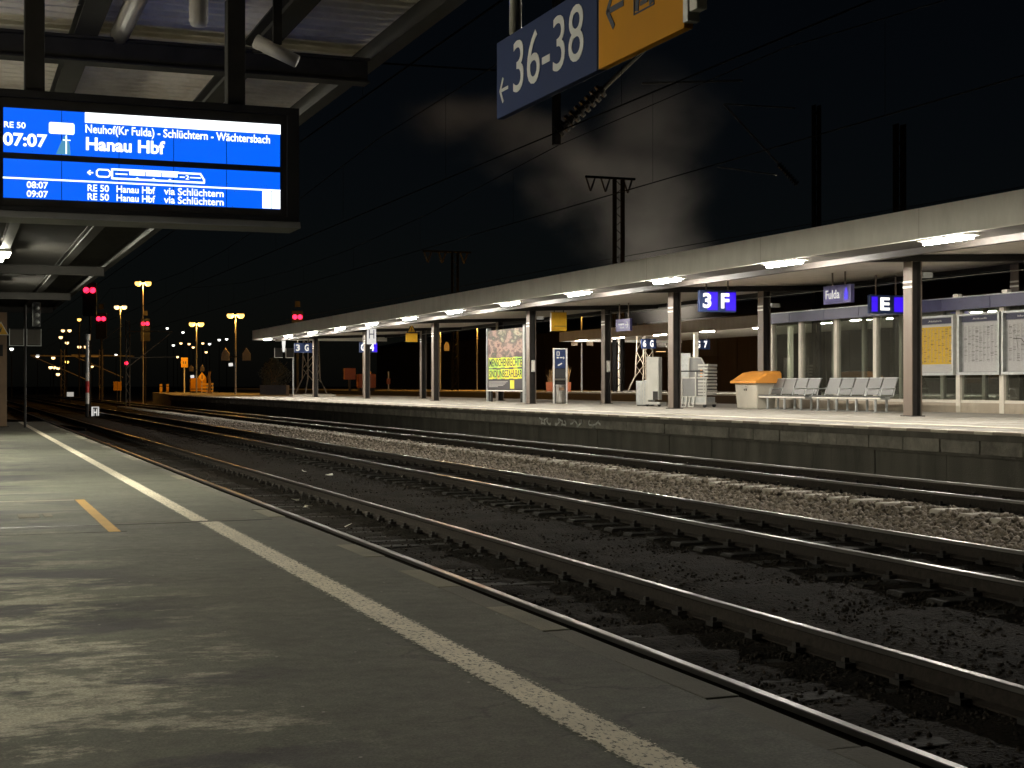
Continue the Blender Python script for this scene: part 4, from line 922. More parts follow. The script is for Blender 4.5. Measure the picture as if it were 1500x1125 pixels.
# local: x along the lift (to the right in the picture), -y faces the camera
MB().box(-.78, .62, -.35, .35, .10, .16).build('base_frame', M['cream_panel'], t, bevel=.008)
MB().box(-.76, .58, -.33, .33, .161, .34).build('platform_tray', M['galv'], t, bevel=.01)
sp_ = MB().box(-.74, .30, -.34, -.325, .36, .95).build('side_panel', M['mesh_metal'], t)
a = MB()
for (p_, q_) in (((-.76, .35), (.62, .35)), ((-.76, .97), (.62, .97)), ((-.76, .35), (-.76, 1.2)), ((.24, .35), (.24, 1.2)), ((-.28, .35), (-.28, .97)), ((.62, .1), (.62, 1.0))):
    a.bar((p_[0], -.345, p_[1]), (q_[0], -.345, q_[1]), .04, .04)
a.build('side_frame', M['cream_panel'], t)
MB().tube([(-.76, -.36, 1.19), (.52, -.36, 1.19)], .022, 8).build('handrail', M['black'], t)
MB().box(-.78, -.36, .32, .35, .34, 1.80).build('rear_cover', M['galv'], t, bevel=.01)
a = MB()
for (p_, q_) in (((-.36, .36), (-.36, 1.66)), ((.20, .36), (.20, 1.45)), ((.20, 1.45), (.10, 1.63)), ((.10, 1.63), (-.36, 1.66))): a.bar((p_[0], .25, p_[1]), (q_[0], .25, q_[1]), .035)
a.build('hood_frame', M['cream_panel'], t)
pts = [(-.36, .36), (.20, .36), (.20, 1.45), (.10, 1.62), (-.36, 1.64)]
MB().plate(pts, .28, .29).build('rear_hood', M['mesh_metal'], t)
MB().box(.06, .14, .25, .258, 1.0, 1.3).build('reflector', M['orange'], t)
for k in range(10): MB().box(.30, .66 + .02 * (k % 2), -.32, .30, .40 + k * .105, .40 + k * .105 + .075).build('ramp_slat', M['cream_panel'], t, bevel=.01)
for x in (-.22, .06):
    a = MB(); a.bar((x - .05, -.42, .03), (x - .02, -.37, .34), .035); a.bar((x + .13, -.42, .03), (x + .14, -.37, .34), .035); a.bar((x - .05, -.42, .03), (x + .13, -.42, .03), .035); a.build('fork', M['cream_panel'], t)
for x in (-.70, .56):
    for y in (-.32, .30):
        MB().tube([(x, y - .02, .065), (x, y + .02, .065)], .065, 14).build('castor', M['black'], t, smooth=True)
t = thing('lift_mast', 'tall cream hydraulic lift mast half hidden behind the column', 'lift', (22.6, 45.55, FZ), R(-58))
MB().box(-.20, .22, -.12, .12, .22, 1.70).build('mast_cover', M['cream_panel'], t, bevel=.02)
MB().box(-.28, -.21, -.10, .10, .16, 1.72).build('rail_profile', M['cream_panel'], t, bevel=.006)
MB().box(-.3, .34, -.2, .2, .07, .15).build('foot', M['cream_panel'], t, bevel=.01)
MB().box(.0, .2, -.132, -.121, .22, .52).build('control_box', M['dark'], t, bevel=.004)
for x in (-.22, .26): MB().tube([(x, -.16, .06), (x, -.12, .06)], .06, 12).build('castor', M['black'], t, smooth=True)
MB().tube([(-.30, 0, .85), (-.42, -.02, .88)], .03, 8).build('crank', M['galv'], t)
# ---- grey litter bin
t = thing('litter_bin', 'grey metal litter bin left of the lift mast', 'bin', (23.0, 47.1, FZ), R(-58))
MB().box(-.27, .27, -.2, .2, .03, .84).build('body', M['galv'], t, bevel=.02)
MB().box(-.28, .28, -.21, .21, .842, .88).build('lid', M['galv'], t, bevel=.015)
for x in (-.08, .02, .12): MB().box(x, x + .05, -.212, -.201, .05, .82).build('rib', M['cream_panel'], t)
MB().box(-.24, .24, -.17, .17, 0, .03).build('plinth', M['dark'], t)

# ---- steel help point with ashtray bin
t = thing('help_point', 'tall steel help point with blue panel and ashtray', 'help point', (22.6, 54.0, FZ), R(-20))
MB().box(-.29, -.22, -.05, .1, 0, 2.2).build('side_post', M['steel'], t, bevel=.008); MB().box(.22, .29, -.05, .1, 0, 2.2).build('side_post', M['steel'], t, bevel=.008)
MB().box(-.219, .219, .0, .09, .0, 2.2).build('back_plate', M['dark'], t)
MB().box(-.219, .219, -.04, -.001, 1.40, 2.16).build('blue_panel', M['sign_blue'], t, bevel=.006)
MB().box(-.219, .219, -.05, -.001, 2.162, 2.2).build('cap', M['steel'], t)
MB().box(-.219, .219, -.03, -.001, 1.02, 1.38).build('dark_panel', M['black'], t, bevel=.004)
a = MB(); a.stroke([(-.13, 2.06), (-.13, 1.92), (-.04, 1.92), (-.04, 2.06), (-.13, 2.06)], .025, -.046, -.041); a.box(-.14, -.06, -.046, -.041, 1.80, 1.86); a.box(-.02, .10, -.046, -.041, 1.81, 1.85); a.plate([(.12, 1.76), (.18, 1.82), (.12, 1.88)], -.046, -.041)
a.stroke([(-.08, 1.52), (.06, 1.60)], .05, -.046, -.041); a.build('pictogram', M['lit_white_soft'], t)
MB().prism_x([(-.10, 1.0), (-.16, .93), (-.02, .98)], -.2, .2).build('ashtray_hood', M['steel'], t)
MB().lathe([(.185, .02), (.19, .10), (.19, .70), (.20, .72), (.20, .75)], (0, -.04, 0), 20).build('bin_drum', M['steel'], t, smooth=True)
MB().box(-.06, .14, -.245, -.225, .52, .64).build('bin_slot', M['column_own'], t)

# ---- billboard
t = thing('billboard', 'large advertising billboard with yellow lettering behind a front column', 'billboard', (22.6, 62.45, FZ), R(-90))
Lb = 4.4
MB().box(0, Lb, .0, .12, .52, 3.2).build('backing_board', M['dark'], t)
MB().box(.02, Lb - .02, -.012, -.001, 1.955, 3.18).build('picture_sheet', M['poster_art'], t)
MB().box(.02, Lb - .02, -.010, -.001, .56, 1.953).build('lower_sheet', M['poster_dark'], t)
for z0, z1 in ((1.49, 1.96), (1.0, 1.45)):
    for k in range(8):
        a0 = .14 + k * .52
        if z0 < 1.2 and k == 2: a0 += .06
        MB().box(a0, a0 + .50, -.018, -.0125, z0 + .02 * (k % 2), z1 - .015 * (k % 3)).build('yellow_patch', M['poster_strip'], t)
text('lettering', 'MENSCHENRECHTE', M['sign_black'], t, .22, Lb - .12, 1.56, 1.90, -.019, .003, .01)
text('lettering', 'SIND UNBEZAHLBAR', M['sign_black'], t, .22, Lb - .12, 1.07, 1.39, -.019, .003, .01)
a = MB()
for k in range(5): a.box(.14, 2.55 - .18 * k - (.5 if k == 4 else 0), -.014, -.011, .90 - k * .055 - .026, .90 - k * .055)
a.build('small_print', M['poster_text'], t)
MB().box(2.85, 3.35, -.016, -.011, .58, .95).build('logo_patch', M['poster_strip'], t)
MB().box(-.0, Lb, -.04, -.001, .46, .52).build('bottom_ledge', M['white'], t)
MB().box(-.14, -.01, -.04, .16, 0, 3.3).build('post', M['galv'], t, bevel=.008); MB().box(Lb + .01, Lb + .26, -.04, .16, 0, 3.3).build('post', M['galv'], t, bevel=.008)
MB().box(.04, .36, .02, .1, 0, .52).build('leg', M['dark'], t); MB().box(Lb - .4, Lb - .1, .02, .1, 0, .52).build('leg', M['dark'], t)
# small grey boxes fixed to the columns
for x, d, lab in ((21.0, 53.1, 'small pale switch box on the column by the billboard'), (24.2, 53.1, 'small pale switch box on the rear column right of the help point')):
    t = thing('switch_box', lab, 'box', (x, d - .15, FZ + 1.25))
    MB().box(-.06, .06, -.12, -.0, 0, .45).build('housing', M['cream_panel'], t, bevel=.01)
    MB().box(-.045, .045, -.126, -.121, .05, .40).build('door', M['white'], t)

# ---- end of the platform: sodium lamps, planters, signs
def yard_lamp(label, x, d, zb, zl, m, col, power, double=True, group='yard lamps', head=.30, arm=.42, light=True, polem='galv', r=.07):
    t = thing('lamp_post', label, 'lamp post', (x, d, zb), R(-20), group)
    h = zl - zb
    MB().tube([(0, 0, 0), (0, 0, h * .5), (0, 0, h - .05)], r, 8, r * .7).build('pole', M[polem], t)
    xs = (-arm, arm) if double else (0,)
    for xx in xs:
        if double: MB().tube([(0, 0, h - .12), (xx * .9, 0, h + .02)], .035, 6).build('arm', M[polem], t)
        MB().lathe([(.05, head * .42), (head * .55, head * .36), (head * .9, head * .1), (head * .92, .0)], (xx, 0, h), 12).build('lamp_cap', M[polem], t)
        MB().lathe([(head * .84, -.002), (head * .95, -head * .3), (head * .85, -head * .75), (head * .5, -head * 1.1), (head * .15, -head * 1.2)], (xx, 0, h), 12).build('lamp_globe', m, t)
    if light: lamp_light(t, (0, 0, h - head * 1.2), col, power, radius=.3)
    return t
SOD = (1.0, 0.47, 0.08)
yard_lamp('orange twin lamp post on the platform end nearest the roof', 21.3, 118.8, FZ, 7.2, M['sodium'], SOD, 420, group='twin sodium lamp posts')
yard_lamp('orange twin lamp post by the barrier at the platform end', 21.3, 139.2, FZ, 7.3, M['sodium'], SOD, 420, group='twin sodium lamp posts')
yard_lamp('tall twin lamp post left of the platform end above a signal', 18.1, 153.6, -.6, 12.0, M['sodium'], SOD, 700, group='twin sodium lamp posts', head=.36, arm=.5)
yard_lamp('pale twin lamp post left of the tall twin one', 20.2, 195.6, -.6, 11.7, M['warm'], SOD, 600, group='twin sodium lamp posts', head=.36, arm=.5)

far = [(8.13, 232.29, 7.02, 'c', 0, 0.3),
       (16.04, 314.88, 7.65, 'c', 0, 0.42),
       (20.99, 355.79, 5.79, 'w', 0, 0.47),
       (19.67, 324.19, 7.42, 'w', 0, 0.43),
       (22.05, 360.74, 5.85, 'w', 0, 0.48),
       (21.95, 344.73, 5.51, 'w', 0, 0.46),
       (19.95, 313.39, 3.88, 'w', 0, 0.42),
       (17.74, 271.43, 10.09, 'w', 0, 0.36),
       (16.5, 239.81, 10.16, 'w', 1, 0.32),
       (17.32, 250.19, 8.53, 'w', 0, 0.33),
       (20.21, 291.89, 6.06, 's', 0, 0.39),
       (14.8, 192.31, 9.83, 's', 0, 0.26),
       (20.54, 259.67, 8.13, 'w', 1, 0.35),
       (29.12, 342.0, 5.81, 'w', 0, 0.33),
       (31.04, 309.17, 7.79, 'c', 0, 0.3),
       (54.43, 407.27, 17.16, 'c', 0, 0.4),
       (46.19, 335.5, 10.57, 'c', 0, 0.33),
       (51.33, 365.65, 8.56, 'w', 0, 0.36),
       (50.67, 355.2, 11.61, 'w', 0, 0.35),
       (61.35, 426.03, 16.77, 'c', 0, 0.42),
       (44.99, 303.86, 10.02, 'w', 0, 0.3),
       (47.3, 313.68, 9.59, 'w', 0, 0.31),
       (50.77, 323.06, 10.74, 'w', 0, 0.32),
       (48.25, 302.62, 8.35, 'w', 0, 0.3),
       (44.01, 272.14, 9.16, 'c', 0, 0.27),
       (60.88, 362.01, 12.74, 'c', 0, 0.36),
       (66.08, 381.43, 13.55, 'c', 0, 0.38)]   # x, y, lamp height, colour, twin, head size
for i, (x, d, z, k, dbl, hd) in enumerate(far):
    side = 'left of the platform end' if i < 15 else 'beyond the platform end'
    yard_lamp('distant %s lamp %s, %s from the left in the yard' % ({'w': 'warm', 's': 'amber', 'c': 'white'}[k], side, (ordw + ['%dth' % n_ for n_ in range(17, 40)])[i]), x, d, -.6, z, M[{'w': 'warm', 's': 'sodium', 'c': 'coolw'}[k]], SOD, 0, bool(dbl), 'distant yard lamps', hd, 1.6 * hd, False, 'dark', .1)

# signals
def signal(label, x, d, z, zb, gap=.45, mast=True):
    t = thing('signal', label, 'signal', (x, d, 0), R(-15), 'red main signals')
    MB().box(-.5, .5, .02, .12, z - 1.9, z + .55).build('back_board', M['black'], t, bevel=.02)
    MB().tube([(0, .2, zb), (0, .2, z + .3)], .08, 8).build('mast', M['dark'], t)
    for xx in (-gap / 2, gap / 2):
        MB().tube([(xx, -.06, z), (xx, .02, z)], .21, 16).build('red_lens', M['redlamp'], t, smooth=True)
    MB().box(-.22, .22, .03, .1, z + .9, z + 1.4).build('number_plate', M['wall_panel'], t)
    return t
signal('nearest red double signal high above the tracks at left', 9.26, 111, 8.38, -.6)
signal('red double signal with dark body right of the highest one', 12.96, 142.7, 7.7, -.6)
signal('red double signal over the yellow posts at the platform end', 19.54, 163.8, 8.17, -.6)
signal('red double signal just above the far tip of the roof', 28.48, 128.3, 7.5, FZ)
for x, d, z in ((12.32, 115.15, 3.13),):
    t = thing('marker_light', 'single red marker light on the orange-lit catenary mast', 'signal', (x, d, z))
    MB().tube([(0, -.06, 0), (0, .0, 0)], .13, 12).build('red_lens', M['redlamp'], t); MB().box(-.2, .2, .001, .12, -.25, .25).build('housing', M['black'], t)

# red and white post, H board in the tracks, small boards
t = thing('marker_post', 'red and white banded post standing between the tracks', 'post', (7.41, 90.3, -.55))
for i, (a_, c_, m) in enumerate(((0, .9, 'dark'), (.9, 1.55, 'white'), (1.55, 2.25, 'red'), (2.25, 2.75, 'white'), (2.75, 4.6, 'galv'))):
    MB().tube([(0, 0, a_), (0, 0, c_)], .11, 10).build('band', M[m], t)
MB().lathe([(.05, 4.6), (.18, 4.65), (.18, 5.0), (.05, 5.05)], (0, 0, 0), 10).build('cap', M['galv'], t)
t = thing('stop_board', 'small black and white H board standing low beside the track', 'sign', (7.85, 90.1, -.55))
MB().box(-.24, .24, 0, .04, .02, .76).build('plate', M['black'], t, bevel=.004)
MB().box(-.21, -.15, -.006, -.001, .06, .72).box(.15, .21, -.006, -.001, .06, .72).box(-.14, .14, -.006, -.001, .06, .10).box(-.14, .14, -.006, -.001, .68, .72).build('border', M['lit_white_soft'], t)  # border and letter given a glow of their own, no lamp inside
text('lettering', 'H', M['lit_white_soft'], t, -.10, .10, .18, .60, -.001, .004, .02)
x, d, z = (11.15, 156.25, 0.64); t = thing('track_board', 'small blank white board beside the left tracks', 'sign', (x, d, -.6))
MB().box(-.33, .33, 0, .05, .9, 1.35).build('plate', M['board_glow'], t); MB().tube([(0, .06, 0), (0, .06, .9)], .04, 6).build('post', M['dark'], t)  # plate glows faintly in place of light falling on it
x, d, z = (14.61, 144.23, 1.67); t = thing('cabinet', 'orange-lit trackside cabinet left of the platform end', 'cabinet', (x, d, -.6))
MB().box(-.38, .38, 0, .3, 1.55, 2.4).build('body', M['sign_yellow'], t, bevel=.03); MB().box(-.01, .01, -.012, -.001, 1.6, 2.35).build('door_gap', M['dark'], t); MB().box(-.06, .06, .1, .2, 0, 1.55).build('stand', M['dark'], t)
# platform end furniture
for x, lab in ((18.55, 'left yellow bollard at the tip of the platform'), (19.2, 'right yellow bollard at the tip of the platform')):
    t = thing('bollard', lab, 'bollard', (x + .6, 148.0, FZ), 0, 'yellow bollards at the platform tip'); MB().box(-.13, .13, -.1, .1, 0, .85).build('body', M['yellow'], t, bevel=.03); MB().box(-.14, .14, -.11, .11, .6, .68).build('band', M['dark'], t)
t = thing('end_sign', 'yellow-lit plate on a thin post at the platform end', 'sign', (20.8, 143.5, FZ))
MB().tube([(0, .05, 0), (0, .05, 3.3)], .06, 8).build('post', M['white'], t); MB().box(-.33, .33, -.03, .0, 2.45, 3.4).build('plate', M['yellow'], t, bevel=.01); MB().box(-.15, -.05, -.036, -.031, 2.8, 3.05).box(.05, .15, -.036, -.031, 2.8, 3.05).build('mark', M['print'], t)
t = thing('equipment_box', 'orange-lit equipment box behind the platform end sign', 'box', (22.7, 147.0, FZ))
MB().box(-.75, .75, 0, .7, .15, 1.45).build('body', M['sign_yellow'], t, bevel=.03); MB().box(-.7, .7, .05, .65, 0, .15).build('plinth', M['dark'], t); MB().box(-.75, .75, -.02, -.001, .32, .40).build('band', M['dark'], t)
t = thing('diamond_sign', 'small diamond warning sign left of the barrier', 'sign', (22.5, 143.6, FZ))
MB().plate([(0, 1.1), (.38, 1.5), (0, 2.0), (-.38, 1.5)], -.03, 0).build('plate', M['yellow'], t); MB().tube([(0, .05, 0), (0, .05, 1.5)], .04, 6).build('post', M['galv'], t); MB().box(-.05, .05, -.036, -.031, 1.35, 1.7).build('mark', M['print'], t)
t = thing('barrier', 'low orange-lit slatted barrier at the platform end', 'barrier', (22.6, 140.6, FZ))
for z in (.12, .45, .78): MB().box(-.65, .5, 0, .05, z, z + .14).build('slat', M['yellow'], t)
for x in (-.6, -.08, .45): MB().box(x - .04, x + .04, .051, .11, 0, .95).build('post', M['galv'], t)
t = thing('timber_post', 'leaning brownish post right of the slatted barrier', 'post', (22.2, 137.5, FZ))
MB().tube([(0, 0, 0), (.06, 0, .9), (-.03, .02, 1.5), (.08, 0, 2.0)], .16, 8, .1).build('shaft', M['twig'], t)
# loudspeaker and triangle boards on the lamp posts
for (x, d, z, lab) in ((21.3, 118.8, 3.85, 'pair of house-shaped loudspeaker boards on the right twin lamp post'), (21.3, 139.2, 3.0, 'pair of small boards on the left twin lamp post')):
    t = thing('speaker_pair', lab, 'loudspeaker', (x, d - .1, z), R(-20))
    for xx in (-1.15, .55):
        k = 1.0 if z > 3.5 else .6
        MB().plate([(xx * k, -.4 * k), ((xx + .62) * k, -.4 * k), ((xx + .62) * k, .15 * k), ((xx + .31) * k, .62 * k), (xx * k, .15 * k)], -.08, .08).build('board', M['sill'], t)
    MB().box(-.6, .6, -.02, .02, -.16, -.08).build('bracket', M['dark'], t)
    MB().tube([(-.55, -.05, -.75), (-.25, -.05, -.72)], .13, 8).build('lamp', M['lit_white_soft'], t)

def planter(label, x, d, z, w, dep, h, boxm, kind, ph):
    t = thing('planter', label, 'planter', (x, d, z), R(-20))
    MB()._add([(-w / 2, -dep / 2, 0), (w / 2, -dep / 2, 0), (w / 2, dep / 2, 0), (-w / 2, dep / 2, 0), (-w / 2 - .03, -dep / 2 - .03, h), (w / 2 + .03, -dep / 2 - .03, h), (w / 2 + .03, dep / 2 + .03, h), (-w / 2 - .03, dep / 2 + .03, h)],
              [(3, 2, 1, 0), (4, 5, 6, 7), (0, 1, 5, 4), (1, 2, 6, 5), (2, 3, 7, 6), (3, 0, 4, 7)]).build('box', boxm, t, bevel=.02)
    p_ = thing('plant', lab2(label), 'plant', (x, d, z + h), R(-20)); rng = random.Random(int(x * 10))
    fo = MB(); stm = MB()
    if kind == 'dry':
        for i in range(130):
            bx_ = rng.uniform(-w * .42, w * .42); by = rng.uniform(-dep * .35, dep * .35); hh = rng.uniform(.4, 1.0) * ph; lx = rng.uniform(-.25, .25); 
            s_ = .018; fo._add([(bx_ - s_, by, 0), (bx_ + s_, by, 0), (bx_ + lx + s_ * .4, by + rng.uniform(-.1, .1), hh), (bx_ + lx * .4 - s_, by, hh * .6)], [(0, 1, 2, 3)])
        fo.build('stalk', M['twig'], p_)['kind'] = 'stuff'
    else:
        for i in range(16):
            a = rng.uniform(0, 6.28); l = rng.uniform(.5, 1) * ph
            stm.tube([(rng.uniform(-.3, .3), rng.uniform(-.2, .2), 0), (.5 * math.cos(a) * w * .4, .5 * math.sin(a) * dep * .4, l * .6), (math.cos(a) * w * .5, math.sin(a) * dep * .5, l)], .02, 5, .006)
        for i in range(2200):
            a = rng.uniform(0, 6.28); rr = rng.random() ** .5; zz = rng.uniform(.0, 1)
            rad = (w * .62) * math.sin(math.pi * min(.98, .22 + zz * .75)) * rr * (1 + .25 * math.sin(a * 3 + zz * 5))
            c_ = Vector((rad * math.cos(a), rad * math.sin(a) * .7, zz * ph * (1 + .12 * math.sin(a * 5))))
            n_ = Vector((rng.uniform(-1, 1), rng.uniform(-1, 1), rng.uniform(-.3, 1))).normalized(); u_ = n_.orthogonal().normalized() * rng.uniform(.05, .10); v_ = n_.cross(u_).normalized() * rng.uniform(.02, .04)
            fo._add([c_ - u_, c_ - v_, c_ + u_, c_ + v_], [(0, 1, 2, 3)])
        stm.build('stem', M['twig'], p_); fo.build('foliage', M['leaf'], p_)['kind'] = 'stuff'
def lab2(l): return {'o': 'dry tall grasses growing in the orange-red planter', 'd': 'dusky bush spilling over the dark planter at the platform end'}[l[0]]
planter('orange-red box planter right of the billboard on the rear platform', 44.0, 105.5, P3Z, 1.9, .7, .75, M['planter'], 'dry', 1.4)
planter('dark concrete planter under the bush at the platform end', 23.2, 112.6, FZ, 2.0, 1.5, .75, M['concrete_box'], 'bush', 2.0)

# drivers' monitors at the far roof end
t = thing('monitor_mast', 'drivers monitors on a grey post at the far roof end', 'monitor', (20.6, 96.5, FZ))
MB().tube([(.55, .1, 0), (.55, .1, 3.1)], .06, 8).build('mast', M['galv'], t)
for xa in (-.75, .0):
    f = MB().box(xa, xa + .55, -.1, .1, 2.55, 3.2).build('monitor', M['dark'], t, bevel=.02); MB().box(xa, xa + .03, -.12, -.101, 2.55, 3.2).box(xa + .03, xa + .55, -.12, -.101, 2.55, 2.58).build('frame', M['white'], f)
MB().box(-.60, .60, .101, .16, 2.9, 2.98).build('bracket', M['dark'], t)
t = thing('edge_light_panel', 'white lit strip panel hanging at the roof tip', 'sign', (19.4, 91.6, 3.55)); MB().plate([(0, 0), (.12, 0), (.18, .72), (-.06, .72)], 0, .05).build('panel', M['lit_white_soft'], t); MB().tube([(.06, .03, .72), (.06, .03, .86)], .02, 6).build('hanger', M['dark'], t)

# ---- third platform: roof, lamps, columns, lattice masts, lamp posts, hall
r3 = thing('platform_roof', 'pale roof of the third platform seen under the island canopy', 'roof')
MB().prism_y([(43.5, 4.79), (43.62, 4.79), (43.62, 5.50), (43.5, 5.52)], 20, 104).build('fascia', M['fascia'], r3)
MB().box(43.625, 54, 20, 104, 5.0, 5.42).build('soffit', M['soffit'], r3)
MB().box(43.5, 54, 104.01, 104.1, 4.8, 5.5).build('end_fascia', M['fascia'], r3)
for k in range(9):
    ceiling_lamp('strip_lamp', 'lit strip lamp under the third platform roof, %s counted from its left end' % ordw[k], 'ceiling lamp', (44.2, 101.5 - 6.6 * k, 4.84), M['tube'], 'strip lamps of the third platform', 1.7)
for k in range(6):
    t = thing('roof_column', 'pale slim column of the third platform roof, %s from its left end' % ordw[k], 'column', (47.2, 101 - 12.1 * k, P3Z), 0, 'columns of the third platform roof')
    MB().box(-.13, .13, -.13, .13, 0, 4.04).build('shaft', M['post'], t); MB().box(-.2, .2, -.2, .2, 0, .02).build('base_plate', M['dark'], t)
def lattice(label, x, d, z0, h, w0, w1, m):
    t = thing('lattice_mast', label, 'mast', (x, d, z0), R(12), 'lattice masts')
    def cor(z, sx, sy): w = w0 + (w1 - w0) * min(1, z / h); w = w + (w0 * .75 * max(0, 1 - z / 1.2)); return (sx * w / 2, sy * w / 2, z)
    for sx in (-1, 1):
        for sy_ in (-1, 1):
            MB().tube([cor(z, sx, sy_) for z in (0, .5, 1.2, h)], .05, 6).build('leg', M[m], t)
    br = MB(); n = int(h / 1.15)
    for i in range(n):
        za, zb = .9 + (h - .9) * i / n, .9 + (h - .9) * (i + 1) / n
        for sd in (-1, 1):
            f = 1 if i % 2 else -1
            br.bar(cor(za, -f, sd), cor(zb, f, sd), .04); br.bar(cor(za, sd, -f), cor(zb, sd, f), .04)
    br.build('bracing', M[m], t)
    MB().box(-w0 * 1.1, w0 * 1.1, -w0 * 1.1, w0 * 1.1, -.02, .12).build('footing', M['wall_block'], t)
lattice('lattice mast rising behind the blue arrow sign', 46.6, 95.6, P3Z, 5.0, 1.0, .7, 'sill')
lattice('lattice mast beside the 3 G sign at the roof end', 25.0, 108.0, FZ, 5.2, 1.05, .8, 'sill')
for u, lab in (('left', 'tall post of a sodium lamp seen left of the front column'), ('middle', 'pale lamp post left of the billboard'), ('right', 'orange-lit lamp post right of the help point')):
    x, d = {'left': (44.94, 138.04), 'middle': (45.01, 127.32), 'right': (45.99, 105.54)}[u]
    yard_lamp(lab, x, d, P3Z, 7.4, M['sodium'], SOD, 150 if u == 'right' else 900, group='sodium lamp posts of the third platform')
    if u != 'middle':
        t = thing('speaker_pair', 'pair of boards on the post ' + ('right of the help point' if u == 'right' else 'left of the front column'), 'loudspeaker', (x, d - .1, 4.9 if u == 'right' else 5.2), R(-20))
        for xx in (-.85, .35): MB().plate([(xx, -.35), (xx + .5, -.35), (xx + .5, .2), (xx + .25, .6), (xx, .2)], -.08, .08).build('board', M['sill'], t)
        MB().box(-.5, .5, -.02, .02, -.1, -.04).build('bracket', M['dark'], t)
x, d, z = (34.25, 126.06, 1.59); t = thing('equipment_box', 'orange-lit rounded box on the rear platform behind the G 4 column', 'box', (x, d, P3Z)); MB().box(-.8, .8, 0, .8, .25, 1.5).build('body', M['planter'], t, bevel=.1); MB().box(-.7, .7, .05, .75, 0, .25).build('plinth', M['dark'], t); MB().ball((.2, .4, 1.62), .25, 10).build('beacon', M['sign_yellow'], t)
x, d, z = (32.83, 126.6, 1.59); t = thing('cabinet', 'orange-lit cabinet on a stand left of the G 4 column', 'cabinet', (x, d, P3Z)); MB().box(-.5, .5, 0, .4, 1.0, 2.0).build('body', M['planter'], t, bevel=.04); MB().box(-.1, .1, .1, .3, 0, 1.0).build('stand', M['dark'], t)
x, d, z = (36.0, 125.39, 1.71); t = thing('marker_post', 'thin orange-lit marker post on the rear platform', 'post', (x, d, P3Z)); MB().tube([(0, 0, 0), (0, 0, 1.7)], .06, 8).build('post', M['galv'], t); MB().box(-.15, .15, -.1, .1, .6, 1.1).build('plate', M['planter'], t)

hall = thing('goods_hall', 'long dark timber hall behind the third platform', 'building', (82, 130, -.7))
MB().box(-4, 30, -115, 150, 0, 9.5).build('wall', M['hall'], hall)
MB().prism_y([(-5.5, 9.5), (31, 9.5), (13, 13)], -116, 151).build('roof', M['dark'], hall)
pl = MB().box(-4.06, -4.0, -.06, .06, .2, 9.3).build('wall_batten', M['hall'], hall, loc=(0, -110, 0))
for k in range(1, 60): inst(pl, (0, -110 + k * 4.2, 0), hall)

# ---- catenary: masts, wires, cantilevers
def mast(label, x, d, z0, h, w=.28, cross=0.0, m='mast', group='catenary masts'):
    t = thing('catenary_mast', label, 'mast', (x, d, z0), 0, group)
    MB().box(-w / 2, -w / 2 + .04, -w / 2, w / 2, 0, h).box(w / 2 - .04, w / 2, -w / 2, w / 2, 0, h).build('flange', M[m], t)
    b_ = MB(); n = int(h / .6)
    for i in range(n):
        f = 1 if i % 2 else -1
        b_.bar((-f * w / 2, 0, h * i / n), (f * w / 2, 0, h * (i + 1) / n), .04)
    b_.build('lacing', M[m], t)
    if cross:
        MB().box(-cross, cross * .5, -.1, .1, h - .02, h + .14).build('crossarm', M[m], t)
        for xx in (-cross * .85, -cross * .4, cross * .28):
            k = MB(); k.tube([(xx - .35, 0, h - .02), (xx, 0, h - 1.0)], .07, 6); k.tube([(xx + .35, 0, h - .02), (xx, 0, h - 1.0)], .07, 6); k.build('insulator', M['insul'], t)
    return t
mast('dark catenary mast with three V insulators before the steam', 46.6, 100.0, -.7, 17.6, .7, 2.7)
mast('dim catenary mast above the waiting shelter', 33.0, 51.7, -.6, 13.5)
mast('dim catenary mast above the right part of the roof', 42.2, 58.9, -.6, 14.5, .45)
mast('dim catenary mast at the right edge of the sky', 41.0, 47.0, -.6, 14.0, .45)
mast('faint catenary mast above the middle of the roof', 44.7, 132.8, -.6, 14.7, .6, 3.2)
t = mast('orange-lit catenary mast left of the platform end', 12.2, 113.0, -.6, 6.9, .32, 0, 'sill')
c_ = MB(); c_.bar((0, 0, 6.1), (3.3, 0, 6.1), .06); c_.bar((0, 0, 3.4), (3.2, 0, 6.0), .06); c_.bar((.2, 0, 4.1), (3.6, 0, 4.2), .05); c_.bar((0, 0, 6.8), (-1.8, 0, 5.4), .04); c_.build('cantilever', M['sill'], t)
for x, d, z in ((13.22, 198.26, 6.08), (19.25, 212.01, 6.45)):
    t = mast('distant catenary mast in the yard at the %s' % ('far left' if d < 200 else 'left of the tall lamp'), x, d, -.6, z + .6, .5, 0, 'sill')
    c_ = MB(); c_.bar((-4, 0, z - .2), (4.5, 0, z - .3), .14); c_.bar((-4, 0, z - .2), (3, 0, z - 3.3), .10); c_.build('cantilever', M['sill'], t)

def cantilever(label, mx, my, pivot, tip, zt, far_):
    t = thing('catenary_cantilever', label, 'catenary arm', (mx, my, 0))
    P_ = Vector(pivot); T_ = Vector(tip); d_ = (T_ - P_).normalized()
    i0 = P_; i1 = P_ + d_ * 1.15
    MB().tube([i1, T_], .045, 8).build('tube', M['wire_pale'], t)
    b_ = MB(); n = 9
    for k in range(n):
        p_ = i0 + (i1 - i0) * (k + .5) / n; b_.tube([p_ - d_ * .028, p_ + d_ * .028], .13, 12)
    b_.tube([i0, i1], .06, 10); b_.build('insulator', M['insul'], t)
    for q in far_: MB().tube(q, .03, 6).build('stay', M['wire_pale'], t)
    return t
